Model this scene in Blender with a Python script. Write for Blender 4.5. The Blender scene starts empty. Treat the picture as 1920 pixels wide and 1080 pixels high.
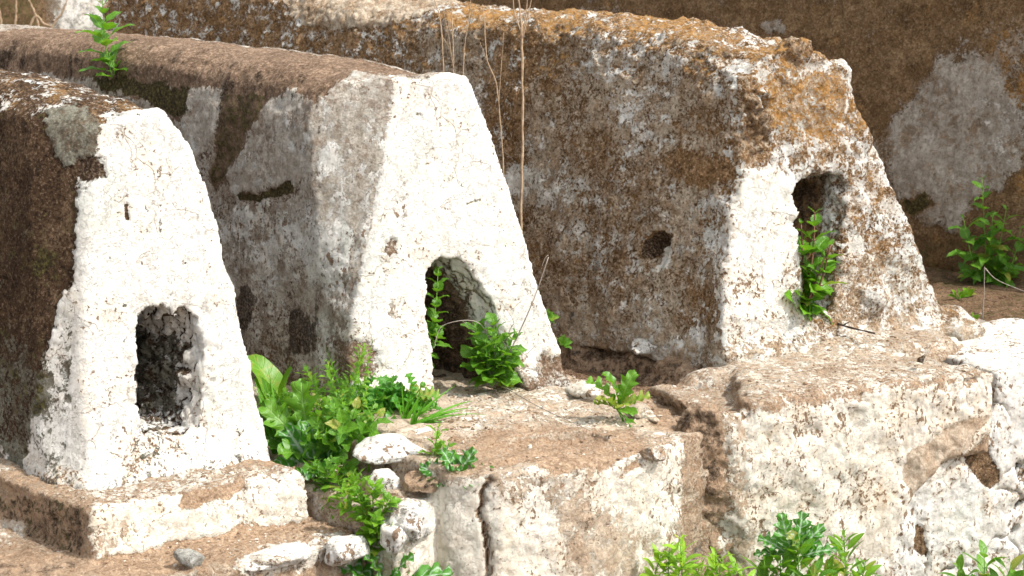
import bpy, bmesh, math, random
import numpy as np
from mathutils import Vector, Matrix

# ------------------------------------------------------------ camera, sky, sun, exposure
S = bpy.context.scene
COL = S.collection
PITCH = math.radians(11.3)
CAMZ = 1.1
cd = bpy.data.cameras.new('camera'); cam = bpy.data.objects.new('camera', cd); COL.objects.link(cam)
cam.location = (0, 0, CAMZ); cam.rotation_euler = (math.radians(90) - PITCH, 0, 0)
cd.lens = 60; cd.sensor_width = 36; cd.clip_start = 0.05; cd.clip_end = 2000
cd.dof.use_dof = True; cd.dof.focus_distance = 4.1; cd.dof.aperture_fstop = 8.0
S.camera = cam
SUN_TO = Vector((0.80, -0.34, 1.10)).normalized()
elev = math.asin(SUN_TO.z); azim = math.atan2(SUN_TO.x, SUN_TO.y)
wd = bpy.data.worlds.new('World'); S.world = wd; wd.use_nodes = True
nt = wd.node_tree; nt.nodes.clear()
sk = nt.nodes.new('ShaderNodeTexSky'); sk.sky_type = 'NISHITA'; sk.sun_disc = False
sk.sun_elevation = elev; sk.sun_rotation = azim; sk.dust_density = 2.5; sk.air_density = 1.0; sk.ozone_density = 0.6
bg = nt.nodes.new('ShaderNodeBackground'); bg.inputs[1].default_value = 0.15
wo = nt.nodes.new('ShaderNodeOutputWorld')
hs = nt.nodes.new('ShaderNodeHueSaturation'); hs.inputs['Saturation'].default_value = .15
nt.links.new(sk.outputs[0], hs.inputs['Color']); nt.links.new(hs.outputs[0], bg.inputs[0]); nt.links.new(bg.outputs[0], wo.inputs[0])
sl = bpy.data.lights.new('sun', 'SUN'); sl.energy = 2.35; sl.angle = math.radians(0.6); sl.color = (1.0, 0.945, 0.87)
so = bpy.data.objects.new('sun', sl); COL.objects.link(so)
so.rotation_euler = SUN_TO.to_track_quat('Z', 'Y').to_euler(); so.location = (3, -2, 5)
S.view_settings.view_transform = 'Standard'; S.view_settings.look = 'None'
S.view_settings.exposure = 1.05; S.view_settings.gamma = 1.0

# ------------------------------------------------------------ measuring helpers
FX = 3200.0
U = np.array([math.sin(math.radians(65.5)), math.cos(math.radians(65.5)), 0.])   # along the fronts
V = np.array([-math.sin(math.radians(48)), math.cos(math.radians(48)), 0.])     # back along the tombs
W = np.array([0., 0., 1.])
N = np.array([U[1], -U[0], 0.])                                                 # out of the fronts
NF = np.array([-V[1], V[0], 0.])                                                # out of the left flanks
MI = np.linalg.inv(np.array([U, V, W]).T)
CAMP = np.array([0, 0, CAMZ])
def ray(x, y):
    a = (x - 960) / FX; b = (540 - y) / FX; c, s = math.cos(PITCH), math.sin(PITCH)
    return np.array([a, c + b * s, -s + b * c])
def hit(x, y, p0, n):
    d = ray(x, y); return CAMP + d * (np.dot(np.asarray(p0) - CAMP, n) / np.dot(d, n))
def gnd(x, y, z): return hit(x, y, (0, 0, z), W)

# ------------------------------------------------------------ vector noise
_rng = np.random.RandomState(7)
_PERM = _rng.permutation(4096)
_GR = _rng.normal(size=(4096, 3)); _GR /= np.linalg.norm(_GR, axis=1)[:, None]
def gn(p):
    i = np.floor(p).astype(np.int64); f = p - i; w = f * f * f * (f * (f * 6 - 15) + 10); out = 0
    for dx in (0, 1):
        for dy in (0, 1):
            for dz in (0, 1):
                h = _PERM[(i[:, 0] + dx) & 4095]; h = _PERM[(h + i[:, 1] + dy) & 4095]; h = _PERM[(h + i[:, 2] + dz) & 4095]
                g = _GR[h]; d = f - np.array([dx, dy, dz])
                ww = (w[:, 0] if dx else 1 - w[:, 0]) * (w[:, 1] if dy else 1 - w[:, 1]) * (w[:, 2] if dz else 1 - w[:, 2])
                out = out + ww * (g * d).sum(1)
    return out * 1.6
def fbm(p, scale, octv=4, rough=0.5, seed=0.):
    q = p * scale + seed * 17.31; a = 1.; o = np.zeros(len(p)); t = 0
    for k in range(octv):
        o += a * gn(q); t += a; a *= rough; q = q * 2.03 + 5.7
    return o / t
def sst(a, b, x):
    t = np.clip((x - a) / (b - a), 0, 1); return t * t * (3 - 2 * t)

# ------------------------------------------------------------ object helpers
def tag(o, label=None, cat=None, group=None, kind=None):
    if label: o['label'] = label
    if cat: o['category'] = cat
    if group: o['group'] = group
    if kind: o['kind'] = kind
    return o
def thing(name, loc, label, cat, group=None):
    o = bpy.data.objects.new(name, None); o.empty_display_size = 0.1; COL.objects.link(o)
    o.location = tuple(loc); return tag(o, label, cat, group)
def link_mesh(name, me, mat, parent=None):
    o = bpy.data.objects.new(name, me); COL.objects.link(o)
    if mat: me.materials.append(mat)
    if parent is not None: o.parent = parent
    return o
def mesh_np(name, co, faces, smooth=True):
    me = bpy.data.meshes.new(name); me.from_pydata([tuple(c) for c in co], [], faces)
    if smooth: me.polygons.foreach_set('use_smooth', [True] * len(me.polygons))
    me.update(); return me
def get_co(me):
    a = np.empty(len(me.vertices) * 3, np.float32); me.vertices.foreach_get('co', a); return a.reshape(-1, 3).astype(float)
def get_no(me):
    a = np.empty(len(me.vertices) * 3, np.float32); me.vertices.foreach_get('normal', a); return a.reshape(-1, 3).astype(float)
def set_co(me, co):
    me.vertices.foreach_set('co', co.astype(np.float32).ravel()); me.update()
def set_col(me, name, cols):
    at = me.color_attributes.new(name, 'FLOAT_COLOR', 'POINT')
    a = np.ones((len(me.vertices), 4), np.float32); a[:, :cols.shape[1]] = cols
    at.data.foreach_set('color', a.ravel())

class Solid:
    """collects closed shells; build() unites them on a fine voxel grid"""
    def __init__(s): s.v = []; s.f = []
    def loft(s, rings):
        n = len(rings[0]); b = len(s.v)
        for r in rings: s.v += [tuple(p) for p in r]
        for i in range(len(rings) - 1):
            for j in range(n):
                a = b + i * n + j; c = b + i * n + (j + 1) % n
                s.f.append((a, c, c + n, a + n))
        s.f.append(tuple(b + j for j in range(n))[::-1]); s.f.append(tuple(b + (len(rings) - 1) * n + j for j in range(n)))
    def blob(s, c, r, seed=0, amp=.25):
        bm = bmesh.new(); bmesh.ops.create_icosphere(bm, subdivisions=3, radius=1)
        co = np.array([v.co[:] for v in bm.verts]); co = co * (1 + amp * fbm(co, 1.3, 3, .5, seed))[:, None]
        b = len(s.v); s.v += [tuple(np.array(c) + k * np.array(r)) for k in co]
        s.f += [tuple(b + v.index for v in f.verts) for f in bm.faces]; bm.free()
    def mesh(s, name='tmp'):
        me = bpy.data.meshes.new(name); me.from_pydata(s.v, [], s.f)
        bm = bmesh.new(); bm.from_mesh(me); bmesh.ops.triangulate(bm, faces=[f for f in bm.faces if len(f.verts) > 4])
        bmesh.ops.recalc_face_normals(bm, faces=bm.faces); bm.to_mesh(me); bm.free(); return me
    def build(s, vox, cut=None, smooth=4, presub=True):
        o = bpy.data.objects.new('tmp', s.mesh()); COL.objects.link(o); kill = [o]
        if cut is not None:
            c = bpy.data.objects.new('tmpc', cut.mesh()); COL.objects.link(c); kill.append(c)
            m0 = o.modifiers.new('r0', 'REMESH'); m0.mode = 'VOXEL'; m0.voxel_size = vox * 2.2
            m = o.modifiers.new('b', 'BOOLEAN'); m.object = c; m.operation = 'DIFFERENCE'; m.solver = 'EXACT'
        m = o.modifiers.new('r', 'REMESH'); m.mode = 'VOXEL'; m.voxel_size = vox; m.use_smooth_shade = True
        m = o.modifiers.new('s', 'SMOOTH'); m.iterations = smooth; m.factor = .5
        dg = bpy.context.evaluated_depsgraph_get(); dg.update()
        me = bpy.data.meshes.new_from_object(o.evaluated_get(dg), preserve_all_data_layers=False, depsgraph=dg)
        for k in kill:
            d = k.data; bpy.data.objects.remove(k); bpy.data.meshes.remove(d)
        me.polygons.foreach_set('use_smooth', [True] * len(me.polygons)); me.materials.clear()
        return me

def resample(pts, n):
    p = np.array(pts, float); d = np.r_[0, np.cumsum(np.linalg.norm(np.diff(p, axis=0), axis=1))]
    t = np.linspace(0, d[-1], n); return np.stack([np.interp(t, d, p[:, k]) for k in range(p.shape[1])], 1)

def sdpoly(q, poly):
    """signed distance (positive inside) of 2-D points to polygon"""
    P = np.array(poly, float); d = np.full(len(q), 1e9); ins = np.zeros(len(q), bool)
    for i in range(len(P)):
        a = P[i]; b = P[(i + 1) % len(P)]; e = b - a; w = q - a
        t = np.clip((w @ e) / max(e @ e, 1e-12), 0, 1); d = np.minimum(d, np.linalg.norm(w - t[:, None] * e, axis=1))
        c = (a[1] > q[:, 1]) != (b[1] > q[:, 1])
        with np.errstate(divide='ignore', invalid='ignore'):
            xx = (b[0] - a[0]) * (q[:, 1] - a[1]) / (b[1] - a[1]) + a[0]
        ins ^= c & (q[:, 0] < xx)
    return np.where(ins, d, -d)

class Paint:
    """wear and painted shade on a finished mesh: white lime wash, grey plaster, ochre, moss, speck, dark (stains, also shade of recesses)"""
    CH = dict(wh=0, gr=1, oc=2, mo=3, sp=4, dk=5)
    def __init__(s, me):
        s.me = me; s.co = get_co(me); s.no = get_no(me); s.a = np.zeros((len(s.co), 6))
        s.fw = fbm(s.co, 60, 4, .75, 9) * .020; s.warp = np.stack([fbm(s.co, 16, 4, .72, k + 1) for k in range(3)], 1) * .030
    def plane(s, p0, n):
        n = np.array(n, float); n /= np.linalg.norm(n); t = np.cross(W, n) if abs(n[2]) < .9 else np.array([1., 0, 0])
        t /= np.linalg.norm(t); b = np.cross(n, t); return np.array(p0, float), n, t, b
    def patch(s, pl, px, feather=.006, depth=.09, facing=.2, warp=1., **vals):
        p0, n, t, b = pl
        poly = [((hit(x, y, p0, n) - p0) @ t, (hit(x, y, p0, n) - p0) @ b) for x, y in px]
        q = s.co + s.warp * warp - p0; sd = sdpoly(np.stack([q @ t, q @ b], 1), poly) + s.fw * min(1, warp)
        m = sst(-feather, feather, sd) * (np.abs((s.co - p0) @ n) < depth) * sst(facing - .15, facing + .15, s.no @ n)
        for k, v in vals.items():
            c = s.CH[k]; s.a[:, c] = s.a[:, c] * (1 - m) + v * m
        return m
    def where(s, m, **vals):
        for k, v in vals.items():
            c = s.CH[k]; s.a[:, c] = s.a[:, c] * (1 - m) + v * m
    def add(s, m, **vals):
        for k, v in vals.items(): s.a[:, s.CH[k]] += m * v
    def done(s):
        co2 = s.co + s.no * (.0035 * sst(.35, .75, s.a[:, 1]) + .002 * sst(.5, .8, s.a[:, 0]) - .001)[:, None]; set_co(s.me, co2)
        k = fbm(s.co, 24, 4, .62, 77); s.a[:, 0] += .26 * k; s.a[:, 1] += .22 * fbm(s.co, 30, 4, .62, 78); s.a[:, 3] += .18 * fbm(s.co, 20, 3, .6, 79)
        set_col(s.me, 'wear_a', s.a[:, :3]); set_col(s.me, 'wear_shade_b', s.a[:, 3:6])

def displace(me, amps, mask=None, seed=0):
    co = get_co(me); no = get_no(me); d = np.zeros(len(co))
    for sc, a, o in amps: d += a * fbm(co, sc, o, .55, seed + sc)
    if mask is not None: d *= mask(co, no)
    set_co(me, co + no * d[:, None])

# ------------------------------------------------------------ materials
class NB:
    def __init__(s, name):
        s.m = bpy.data.materials.new(name); s.m.use_nodes = True; s.t = s.m.node_tree; s.t.nodes.clear()
    def n(s, typ, ins=None, **kw):
        x = s.t.nodes.new(typ)
        for k, v in kw.items(): setattr(x, k, v)
        for k, v in (ins or {}).items():
            if isinstance(v, bpy.types.NodeSocket): s.t.links.new(v, x.inputs[k])
            else: x.inputs[k].default_value = v
        return x
    def math(s, op, a, b=None, c=None, clamp=False):
        ins = {0: a}
        if b is not None: ins[1] = b
        if c is not None: ins[2] = c
        return s.n('ShaderNodeMath', ins, operation=op, use_clamp=clamp).outputs[0]
    def noise(s, vec, scale, detail=5, rough=.6, dist=0.):
        return s.n('ShaderNodeTexNoise', {'Vector': vec, 'Scale': scale, 'Detail': detail, 'Roughness': rough, 'Distortion': dist}).outputs[0]
    def step(s, x, lo, hi):
        return s.n('ShaderNodeMapRange', {0: x, 1: lo, 2: hi, 3: 0., 4: 1.}, interpolation_type='SMOOTHSTEP').outputs[0]
    def mix(s, f, a, b, mode='MIX'):
        return s.n('ShaderNodeMix', {0: f, 6: a, 7: b}, data_type='RGBA', blend_type=mode).outputs[2]
    def ramp(s, x, stops):
        r = s.n('ShaderNodeValToRGB', {0: x}); e = r.color_ramp.elements
        while len(e) < len(stops): e.new(.5)
        for k, (p, c) in enumerate(stops): e[k].position = p; e[k].color = (*c, 1)
        return r.outputs[0]
def C4(c): return (c[0], c[1], c[2], 1)

def weathered(name, bare=((.055, .03, .016), (.16, .09, .05), (.34, .21, .13)), grey=((.20, .175, .15), (.36, .335, .31)),
              white=((.50, .475, .42), (.72, .71, .67)), ochre=((.30, .15, .045), (.46, .26, .09)), stretch=(1, 1, 1), grit=1.):
    b = NB(name); tc = b.n('ShaderNodeTexCoord').outputs['Object']
    a = b.n('ShaderNodeSeparateColor', {0: b.n('ShaderNodeAttribute', attribute_name='wear_a').outputs['Color']})
    c = b.n('ShaderNodeSeparateColor', {0: b.n('ShaderNodeAttribute', attribute_name='wear_shade_b').outputs['Color']})
    wh, gr, oc = a.outputs[0], a.outputs[1], a.outputs[2]; mo, sp, dk = c.outputs[0], c.outputs[1], c.outputs[2]
    mp = b.n('ShaderNodeMapping', {0: tc, 3: stretch}).outputs[0]
    big = b.noise(mp, 7, 6, .6); med = b.noise(mp, 26, 8, .68, .3); fine = b.noise(mp, 95, 6, .7); grain = b.noise(mp, 420, 3, .7)
    off = b.n('ShaderNodeMapping', {0: tc, 1: (3.1, 7.7, 1.3)}).outputs[0]
    med2 = b.noise(off, 38, 8, .7, .5); big2 = b.noise(off, 9, 5, .6)
    flow = b.noise(b.n('ShaderNodeMapping', {0: tc, 3: (45, 45, 9)}).outputs[0], 1, 4, .6)      # rain streaks run down
    spk = b.noise(off, 150, 5, .75); spm = b.noise(off, 62, 6, .72, .4)
    wsum = lambda *p: (lambda t: t)(__import__('functools').reduce(lambda u, v: b.math('ADD', u, v), [b.math('MULTIPLY', q, w) for q, w in p]))
    streak = b.step(wsum((flow, .6), (med2, .4)), .52, .62)
    # bare earth core
    br = b.ramp(wsum((big, .22), (med2, .28), (fine, .25), (spk, .25)), [(.50 - .08 / max(grit, .6), bare[0]), (.495, bare[1]), (.59 + .04 * (1 - grit), bare[2])])
    br = b.mix(b.math('MULTIPLY', b.step(spk, .57, .62), .6 * grit), br, C4(tuple(min(1, k * 1.35 + .08) for k in bare[2])))
    br = b.mix(b.math('MULTIPLY', b.step(spm, .45, .40), .8 * grit), br, C4(tuple(k * .45 for k in bare[0])))
    br = b.mix(b.math('MULTIPLY', b.step(spk, .44, .40), .8 * grit), br, C4(tuple(k * .35 for k in bare[0])))
    och = b.ramp(wsum((fine, .5), (spk, .5)), [(.40, ochre[0]), (.58, ochre[1])])
    och = b.mix(b.math('MULTIPLY', b.step(spm, .45, .40), .75), och, C4((.09, .05, .025)))
    och = b.mix(b.math('MULTIPLY', b.step(spm, .56, .60), .55), och, C4((.46, .41, .33)))
    def layer(lv, n1, n2, amp=.95, e=.045):
        x = b.math('ADD', lv, b.math('MULTIPLY', b.math('SUBTRACT', wsum((n1, .42), (n2, .33), (spk, .25)), .5), amp * 3.2))
        return b.step(x, .5 - e, .5 + e)
    m_oc = layer(oc, big2, med, .7, .16); col = b.mix(m_oc, br, och)
    m_gr = layer(gr, med2, fine, .85, .10)
    gcol = b.ramp(wsum((med, .3), (flow, .35), (spm, .35)), [(.42, grey[0]), (.57, grey[1])])
    gcol = b.mix(b.math('MULTIPLY', b.step(spk, .55, .62), .7 * grit), gcol, C4(tuple(k * 1.3 for k in grey[1])))
    gcol = b.mix(b.math('MULTIPLY', b.step(wsum((med2, .6), (big2, .4)), .48, .58), .7), gcol, br)
    gcol = b.mix(b.math('MULTIPLY', b.step(spk, .45, .40), .65 * grit), gcol, C4(tuple(k * .4 for k in grey[0])))
    gcol = b.mix(b.math('MULTIPLY', streak, .30), gcol, C4(tuple(k * .45 for k in grey[0])))
    col = b.mix(m_gr, col, gcol)
    m_wh = layer(wh, med, fine, .85, .05)
    wcol = b.ramp(wsum((big, .5), (flow, .5)), [(.32, white[0]), (.56, white[1])])
    stain = b.math('MULTIPLY', b.step(wsum((big2, .5), (flow, .25), (med2, .25)), .50, .61), .40)
    wcol = b.mix(stain, wcol, C4((.50, .43, .32)))
    wcol = b.mix(b.math('MULTIPLY', b.step(wsum((b.noise(off, 5, 4, .6), .6), (flow, .4)), .52, .62), .35), wcol, C4((.46, .49, .42)))
    tan = b.math('MULTIPLY', b.step(wsum((big2, .6), (med2, .4)), .48, .60), b.step(fine, .42, .60))
    wcol = b.mix(b.math('MULTIPLY', tan, b.math('MULTIPLY', sp, .8, clamp=True)), wcol, C4((.50, .36, .23)))
    # hairline cracks, pits and long flecks where the wash has come off
    vo = b.n('ShaderNodeTexVoronoi', {'Vector': b.n('ShaderNodeVectorMath', {0: tc, 1: b.n('ShaderNodeVectorMath', {0: b.n('ShaderNodeTexNoise', {'Vector': tc, 'Scale': 9., 'Detail': 8.}).outputs[1], 3: .12}, operation='SCALE').outputs[0]}, operation='ADD').outputs[0], 'Scale': 7.}, feature='DISTANCE_TO_EDGE').outputs[0]
    crack = b.math('MULTIPLY', b.step(vo, .013, .003), b.step(wsum((big2, .7), (med2, .3)), .50, .56))
    pit = b.step(b.math('ADD', b.math('ADD', fine, b.math('MULTIPLY', sp, .05)), b.math('MULTIPLY', b.step(big2, .46, .64), .10)), .69, .72)
    flk = b.noise(b.n('ShaderNodeMapping', {0: tc, 3: (75, 75, 42)}).outputs[0], 1, 5, .62)
    flk = b.math('MULTIPLY', b.step(b.math('ADD', flk, b.math('MULTIPLY', b.step(big, .46, .62), .10)), .645, .665), b.step(sp, .2, .6))
    coat = b.step(wsum((big, .35), (med, .45), (fine, .2)), .525, .535); coat2 = b.step(wsum((big2, .35), (med2, .45), (fine, .2)), .485, .475)
    wcol = b.mix(b.math('MULTIPLY', coat, .14), wcol, C4((.55, .50, .42)))
    wcol = b.mix(b.math('MULTIPLY', b.step(spk, .43, .37), .22), wcol, C4((.34, .29, .22)))
    wcol = b.mix(b.math('MULTIPLY', flk, .9), wcol, C4((.19, .115, .06)))
    wcol = b.mix(b.math('MULTIPLY', crack, .38), wcol, C4((.20, .14, .09)))
    wcol = b.mix(b.math('MULTIPLY', pit, .9), wcol, C4((.17, .10, .055)))
    col = b.mix(m_wh, col, wcol)
    m_mo = layer(mo, med2, fine, .8, .10)
    mcol = b.ramp(wsum((fine, .5), (spk, .5)), [(.42, (.018, .014, .008)), (.5, (.05, .042, .014)), (.6, (.15, .125, .045))])
    col = b.mix(b.math('MULTIPLY', m_mo, .92), col, mcol)
    m_dk = layer(dk, med, fine, .8, .10)
    col = b.mix(b.math('MULTIPLY', m_dk, .88), col, b.ramp(spk, [(.42, (.018, .012, .008)), (.52, (.06, .038, .025)), (.6, (.22, .16, .11))]))
    # relief
    h = b.math('MULTIPLY', m_wh, .0026)
    h = b.math('SUBTRACT', h, b.math('MULTIPLY', b.math('ADD', coat, b.math('MULTIPLY', coat2, .6)), .0016)); h = b.math('ADD', h, b.math('MULTIPLY', flow, .003)); h = b.math('SUBTRACT', h, b.math('MULTIPLY', flk, .0015))
    h = b.math('ADD', h, b.math('MULTIPLY', m_gr, .0016))
    rough_bare = b.math('SUBTRACT', 1.3, b.math('MULTIPLY', m_wh, 1.0))
    h = b.math('ADD', h, b.math('MULTIPLY', b.math('MULTIPLY', fine, rough_bare), .007))
    h = b.math('ADD', h, b.math('MULTIPLY', b.math('MULTIPLY', grain, rough_bare), .0022))
    h = b.math('ADD', h, b.math('MULTIPLY', med, .0045))
    h = b.math('SUBTRACT', h, b.math('MULTIPLY', pit, .002)); h = b.math('SUBTRACT', h, b.math('MULTIPLY', crack, .0015))
    bp = b.n('ShaderNodeBump', {'Height': h, 'Distance': 1.0, 'Strength': 1.0})
    pr = b.n('ShaderNodeBsdfPrincipled', {'Base Color': col, 'Roughness': .93, 'Normal': bp.outputs[0]})
    pr.inputs['Specular IOR Level'].default_value = .15
    b.n('ShaderNodeOutputMaterial', {0: pr.outputs[0]}); return b.m

M_T1 = weathered('limewash_over_dark_earth', bare=((.028, .016, .009), (.082, .048, .026), (.22, .145, .088)), grey=((.15, .145, .11), (.31, .30, .24)), grit=.75)
M_T2 = weathered('limewash_over_grey_plaster', bare=((.075, .046, .028), (.22, .145, .095), (.48, .345, .24)), grey=((.38, .33, .265), (.70, .65, .57)), grit=.5)
M_T3 = weathered('flaking_limewash_over_sandy_render', bare=((.075, .040, .017), (.24, .14, .065), (.52, .35, .21)), grey=((.32, .24, .16), (.68, .58, .455)), grit=.75)
M_BASE = weathered('worn_ledge_plaster', bare=((.19, .12, .07), (.42, .29, .19), (.60, .46, .33)), grey=((.48, .37, .265), (.67, .57, .45)), white=((.52, .455, .36), (.73, .685, .60)), grit=.4)
M_WALL = weathered('old_brown_render', bare=((.062, .036, .016), (.19, .115, .055), (.38, .26, .15)), grey=((.28, .235, .185), (.56, .51, .44)), grit=.5)
M_RUB = weathered('limewashed_rubble', bare=((.07, .045, .025), (.18, .11, .06), (.32, .22, .13)), grey=((.30, .29, .25), (.46, .45, .41)))

def leafmat(name, dark, light, vein, veinw=.06, lat=7., trans=.35):
    b = NB(name); at = b.n('ShaderNodeSeparateColor', {0: b.n('ShaderNodeAttribute', attribute_name='leaf').outputs['Color']})
    t, s, r = at.outputs[0], at.outputs[1], at.outputs[2]
    tc = b.n('ShaderNodeTexCoord').outputs['Object']; no = b.noise(tc, 60, 4, .6)
    s0 = b.math('ABSOLUTE', b.math('SUBTRACT', s, .5))
    mid = b.step(s0, veinw, veinw * .25)
    ph = b.math('FRACT', b.math('SUBTRACT', b.math('MULTIPLY', t, lat), b.math('MULTIPLY', s0, 2.2)))
    lv = b.step(b.math('ABSOLUTE', b.math('SUBTRACT', ph, .5)), veinw * 2.0, veinw * .5)
    dead = b.step(b.math('ADD', r, b.math('MULTIPLY', b.math('SUBTRACT', no, .5), .25)), .90, .97)
    v = b.math('MAXIMUM', mid, b.math('MULTIPLY', lv, .8))
    base = b.mix(b.math('ADD', b.math('MULTIPLY', r, .65), b.math('MULTIPLY', no, .4), clamp=True), C4(dark), C4(light))
    base = b.mix(b.math('MULTIPLY', dead, .75), base, C4((.34, .27, .06)))
    base = b.mix(b.math('MULTIPLY', b.step(b.noise(tc, 210, 3, .6), .62, .68), .5), base, C4((.16, .13, .05)))
    col = b.mix(b.math('MULTIPLY', v, vein[3]), base, C4(vein[:3]))
    bp = b.n('ShaderNodeBump', {'Height': b.math('MULTIPLY', b.math('SUBTRACT', no, v), .0012), 'Distance': 1., 'Strength': .8})
    pr = b.n('ShaderNodeBsdfPrincipled', {'Base Color': col, 'Roughness': .42, 'Normal': bp.outputs[0]}); pr.inputs['Specular IOR Level'].default_value = .45
    tr = b.n('ShaderNodeBsdfTranslucent', {'Color': b.mix(.5, col, C4((light[0] * 2.2, light[1] * 2.0, light[2] * .8))), 'Normal': bp.outputs[0]})
    mx = b.n('ShaderNodeMixShader', {0: trans, 1: pr.outputs[0], 2: tr.outputs[0]})
    b.n('ShaderNodeOutputMaterial', {0: mx.outputs[0]}); return b.m
L_NET = leafmat('nettle_leaf', (.035, .125, .008), (.15, .35, .022), (.20, .45, .06, .5))
L_YEL = leafmat('yellow_green_leaf', (.14, .32, .012), (.30, .52, .03), (.40, .60, .12, .4))  # yellow-green is the young leaf's own colour
L_THI = leafmat('milk_thistle_leaf', (.030, .15, .015), (.09, .29, .028), (.50, .62, .48, .75), .085, 6.)
L_THG = leafmat('green_thistle_leaf', (.045, .16, .008), (.15, .35, .022), (.30, .48, .14, .5), .05, 7.)
L_MAL = leafmat('mallow_leaf', (.035, .17, .014), (.11, .33, .028), (.20, .42, .12, .5), .05, 6.)
L_GRA = leafmat('grass_blade', (.05, .22, .008), (.16, .42, .02), (.22, .48, .05, .3), .08, 1.)
L_HER = leafmat('herb_leaf', (.055, .19, .008), (.20, .41, .022), (.28, .50, .07, .4))
def plain(name, c1, c2, scale=40, rough=.8):
    b = NB(name); tc = b.n('ShaderNodeTexCoord').outputs['Object']; no = b.noise(tc, scale, 5, .65)
    bp = b.n('ShaderNodeBump', {'Height': b.math('MULTIPLY', no, .002), 'Distance': 1.})
    pr = b.n('ShaderNodeBsdfPrincipled', {'Base Color': b.ramp(no, [(.35, c1), (.65, c2)]), 'Roughness': rough, 'Normal': bp.outputs[0]})
    b.n('ShaderNodeOutputMaterial', {0: pr.outputs[0]}); return b.m
M_STEM = plain('green_stem', (.08, .22, .02), (.20, .38, .05))
M_DRY = plain('dry_stalk', (.26, .17, .10), (.50, .37, .24), 60)
M_DRYG = plain('grey_dry_twig', (.20, .17, .14), (.42, .37, .32), 60)
M_DARKT = plain('dark_twig', (.025, .016, .010), (.09, .055, .035), 120)
M_WOOD = plain('brown_woody_stem', (.10, .045, .025), (.26, .13, .08), 90)

# ------------------------------------------------------------ tombs
BAT = math.radians(9)
NFACE = N * math.cos(BAT) + W * math.sin(BAT)
FOOT = {1: gnd(300, 885, -.04), 2: gnd(860, 735, 0.), 3: gnd(1570, 640, .07)}
def face_pl(i, back=0.): return FOOT[i] + V * back, NFACE
def on_face(i, x, y, back=0.):
    p0, n = face_pl(i, back); return hit(x, y, p0, n)
def uvw(i, p): return MI @ (p - FOOT[i])
def xyz(i, u, v, w): return FOOT[i] + U * u + V * v + W * w

def tomb_body(i, left, top, right, uLb, uLt, uRt, uRb, prof, L, niche, ndepth, vox=.0055, depth0=-.12, cham=.09, taper=.82, extra=None):
    """left/right: front face edges bottom->top and top->bottom in the face plane"""
    nl, ntp = 9, 8
    fl = resample([on_face(i, *q) for q in left], nl); ft = resample([on_face(i, *q) for q in top], ntp); fr = resample([on_face(i, *q) for q in right], nl)
    ring0 = np.vstack([fl, ft[1:-1], fr])
    # carry the foot down into the base
    ring0[0] += -W * .06; ring0[-1] += -W * .06
    rings = [ring0]
    tops = [uvw(i, p)[1] for p in ft]; vt = max(tops)
    for k, (v, H, wl) in enumerate(prof):
        a = wl
        pts_l = [(uLb * a, -.06), (uLb * a * .9 + uLt * .1, .10), (uLb * .3 + uLt * .7, H * .62), (uLt, H - .11), (uLt + .018, H - .055)]
        pts_t = [(uLt + .018, H - .055), (uLt + .06, H - .016), ((uLt + uRt) / 2, H), (uRt - .03, H - .012), (uRt, H - .05)]
        pts_r = [(uRt, H - .05), (uRt + .02, H - .12), (uRb * .35 + uRt * .65, H * .6), (uRb, -.06)]
        l2, t2, r2 = resample(pts_l, nl), resample(pts_t, ntp), resample(pts_r, nl)
        sec = np.vstack([l2, t2[1:-1], r2]); ring = []
        for (u, w) in sec:
            vv = v
            if k == 0: vv = cham + max(w, 0) * math.tan(BAT) * 1.35          # chamfer back edge follows the batter
            ring.append(xyz(i, u, vv, w))
        rings.append(np.array(ring))
    s = Solid(); s.loft(rings)
    if extra: extra(s)
    c = Solid(); pn = [on_face(i, *q) for q in niche]; r0 = [p - V * .12 for p in pn]; cen = np.mean(pn, axis=0)
    r1 = [p + V * .02 for p in pn]; r2 = [cen + (p - cen) * taper + V * ndepth - W * .01 for p in pn]
    c.loft([r0, r1, r2])
    me = s.build(vox, c, 5)
    return me

def niche_rim(i, co, niche):
    """0..1 close to the niche edge on the face"""
    p0, n = face_pl(i); t = U; b = np.cross(n, U); b /= np.linalg.norm(b); b = b if b[2] > 0 else -b
    poly = [((on_face(i, *q) - p0) @ t, (on_face(i, *q) - p0) @ b) for q in niche]
    q = co - p0; sd = sdpoly(np.stack([q @ t, q @ b], 1), poly); return sd, q @ n

GROUP = 'whitewashed tombs standing in a row'
ROOT = {}
ROOT[1] = thing('tomb', FOOT[1], 'nearest tomb at left, dark brown flank, smooth white front with tall jagged empty niche', 'tomb', GROUP)
ROOT[2] = thing('tomb', FOOT[2], 'middle tomb with long brown-topped back, broad white front and small arched niche full of twigs', 'tomb', GROUP)
ROOT[3] = thing('tomb', FOOT[3], 'flaking mottled tomb at right with orange patches and a leafy plant growing in its niche', 'tomb', GROUP)
def place(name, me, mat, root):
    co = get_co(me) - np.array(root.location); set_co(me, co); return link_mesh(name, me, mat, root)

NI1 = [(262, 812), (258, 720), (256, 640), (262, 592), (276, 576), (296, 580), (308, 572), (320, 584), (329, 604), (338, 578), (350, 574), (358, 590), (370, 594), (384, 640), (380, 700), (378, 770), (368, 812)]
NI2 = [(815, 748), (801, 600), (803, 520), (815, 488), (860, 484), (893, 520), (925, 565), (945, 640), (972, 705), (985, 748)]
NI3 = [(1504, 596), (1497, 480), (1489, 350), (1530, 324), (1580, 322), (1592, 350), (1586, 420), (1574, 500), (1564, 590)]

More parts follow.
